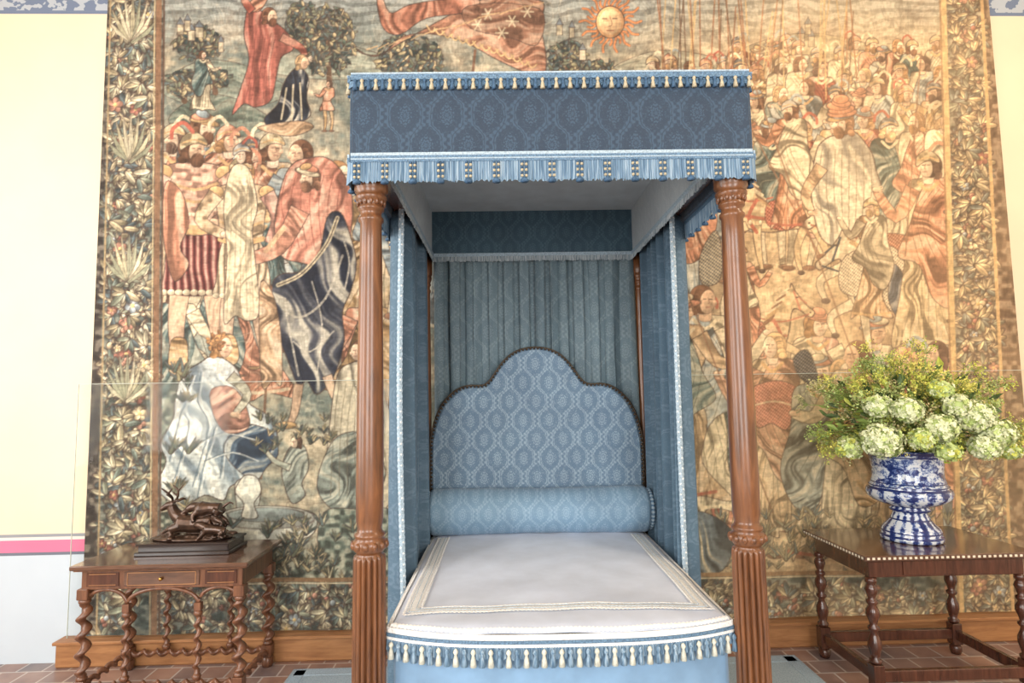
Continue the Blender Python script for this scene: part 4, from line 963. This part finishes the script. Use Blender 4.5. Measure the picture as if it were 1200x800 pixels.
for s_ in(-1,1):
    tp([(-.11,s_*.015,.29),(-.09,s_*.035,.305),(-.07,s_*.045,.30)],[.006,.009,.003])
    tp([(-.125,s_*.012,.29),(-.115,s_*.035,.325),(-.135,s_*.06,.36),(-.165,s_*.065,.385)],[.007,.0065,.006,.004])
    tp([(-.115,s_*.033,.32),(-.15,s_*.04,.345)],[.006,.004]); tp([(-.128,s_*.055,.35),(-.10,s_*.065,.385)],[.006,.004])
    tp([(.14,s_*.035,.15),(.09,s_*.055,.115),(.16,s_*.06,.105),(.10,s_*.062,.092)],[.042,.026,.014,.009])
tp([(-.07,-.03,.15),(-.12,-.045,.13),(-.10,-.05,.095),(-.06,-.055,.09)],[.03,.018,.012,.009])
tp([(-.07,.03,.15),(-.13,.04,.14),(-.19,.045,.11),(-.215,.045,.09)],[.03,.018,.011,.009])
tp([(.195,.01,.16),(.215,.01,.15)],[.012,.005])
tp([(.17,-.02,.25),(.11,-.02,.255),(.06,-.015,.25),(.03,-.01,.255)],[.032,.030,.042,.034])
tp([(.04,-.01,.26),(.0,-.01,.262),(-.03,-.012,.245)],[.028,.026,.02]); tp([(-.02,-.012,.25),(-.06,-.014,.225)],[.018,.011])
for s_ in(-1,1):
    tp([(.05,-.015+s_*.02,.245),(.02,-.015+s_*.035,.215),(.03,-.015+s_*.045,.18)],[.020,.013,.010])
    tp([(.165,-.02+s_*.02,.245),(.15,-.02+s_*.03,.20),(.195,-.02+s_*.03,.17),(.185,-.02+s_*.03,.13)],[.030,.019,.012,.010])
    tp([(.012,-.01+s_*.018,.275),(.03,-.01+s_*.03,.262)],[.007,.004])
tp([(.185,-.02,.258),(.225,-.02,.285),(.25,-.02,.275)],[.009,.006,.004])
tp([(.22,-.06,.12),(.17,-.07,.135),(.11,-.075,.14)],[.024,.022,.03]); tp([(.11,-.075,.15),(.07,-.07,.165),(.035,-.06,.16)],[.022,.019,.010])
for s_ in(-1,1): tp([(.115,-.075+s_*.015,.13),(.09,-.075+s_*.02,.10),(.07,-.075+s_*.02,.085)],[.014,.009,.007]); tp([(.215,-.06+s_*.015,.12),(.19,-.06+s_*.02,.10),(.22,-.06+s_*.02,.085)],[.018,.01,.007])
o=b.obj('stag_and_hounds',st); md=o.modifiers.new('r','REMESH'); md.mode='VOXEL'; md.voxel_size=.0035; md.use_smooth_shade=True
md=o.modifiers.new('s','SMOOTH'); md.iterations=2; md.factor=.5
# ------------------------------------------------------------------ glass screens
t=NT('clear_glass'); nt=t.n; t.n.remove(t.b); out=[x for x in nt if x.type=='OUTPUT_MATERIAL'][0]
tr=nt.new('ShaderNodeBsdfTransparent'); tr.inputs[0].default_value=(.985,.99,.985,1); gl=nt.new('ShaderNodeBsdfGlossy'); gl.inputs['Roughness'].default_value=.04
fz=nt.new('ShaderNodeFresnel'); fz.inputs[0].default_value=1.16; mx=nt.new('ShaderNodeMixShader'); t.l.new(fz.outputs[0],mx.inputs[0]); t.l.new(tr.outputs[0],mx.inputs[1]); t.l.new(gl.outputs[0],mx.inputs[2]); t.l.new(mx.outputs[0],out.inputs[0]); M['glass']=t.m
M['gedge']=simple('glass_edge',(200,208,196),.3,.05,30)
for (x0,x1) in((-2.78,-.62),(1.15,3.75)):
    g=MB(); g.box(((x0+x1)/2,4.072,.985),(x1-x0,.006,1.63),M['glass'],.0005)
    g.box(((x0+x1)/2,4.072,1.8015),(x1-x0,.006,.003),M['gedge'],.0005); g.box((x0,4.072,.985),(.004,.006,1.63),M['gedge'],.0005)
    g.obj('glass_screen')
# ------------------------------------------------------------------ lights
def area(name,loc,size,sizey,power,col,target):
    l=bpy.data.lights.new(name,'AREA'); l.shape='RECTANGLE'; l.size=size; l.size_y=sizey; l.energy=power; l.color=col
    o=bpy.data.objects.new(name,l); sc.collection.objects.link(o); o.location=loc; o.rotation_euler=(Vector(target)-Vector(loc)).to_track_quat('-Z','Y').to_euler(); return o
area('window_light_1',(XL+.05,-.75,2.45),1.7,3.0,140,(1,.975,.93),(1,2,2))
area('window_light_2',(XL+.05,1.9,2.45),1.6,3.0,95,(1,.975,.93),(1,3,1.6))
area('window_light_3',(-1.7,YB+.05,2.5),1.8,3.1,190,(1,.985,.955),(-.5,4,2))
area('window_light_4',(1.9,YB+.05,2.5),1.8,3.1,180,(1,.975,.93),(1.5,4,2))
area('ceiling_lamp',(3.4,1.2,4.6),.8,.8,50,(1,.84,.62),(3.3,4.0,2.2))
w=bpy.data.worlds.new('sky'); sc.world=w; w.use_nodes=True; w.node_tree.nodes['Background'].inputs[0].default_value=(.85,.92,1,1); w.node_tree.nodes['Background'].inputs[1].default_value=1.5
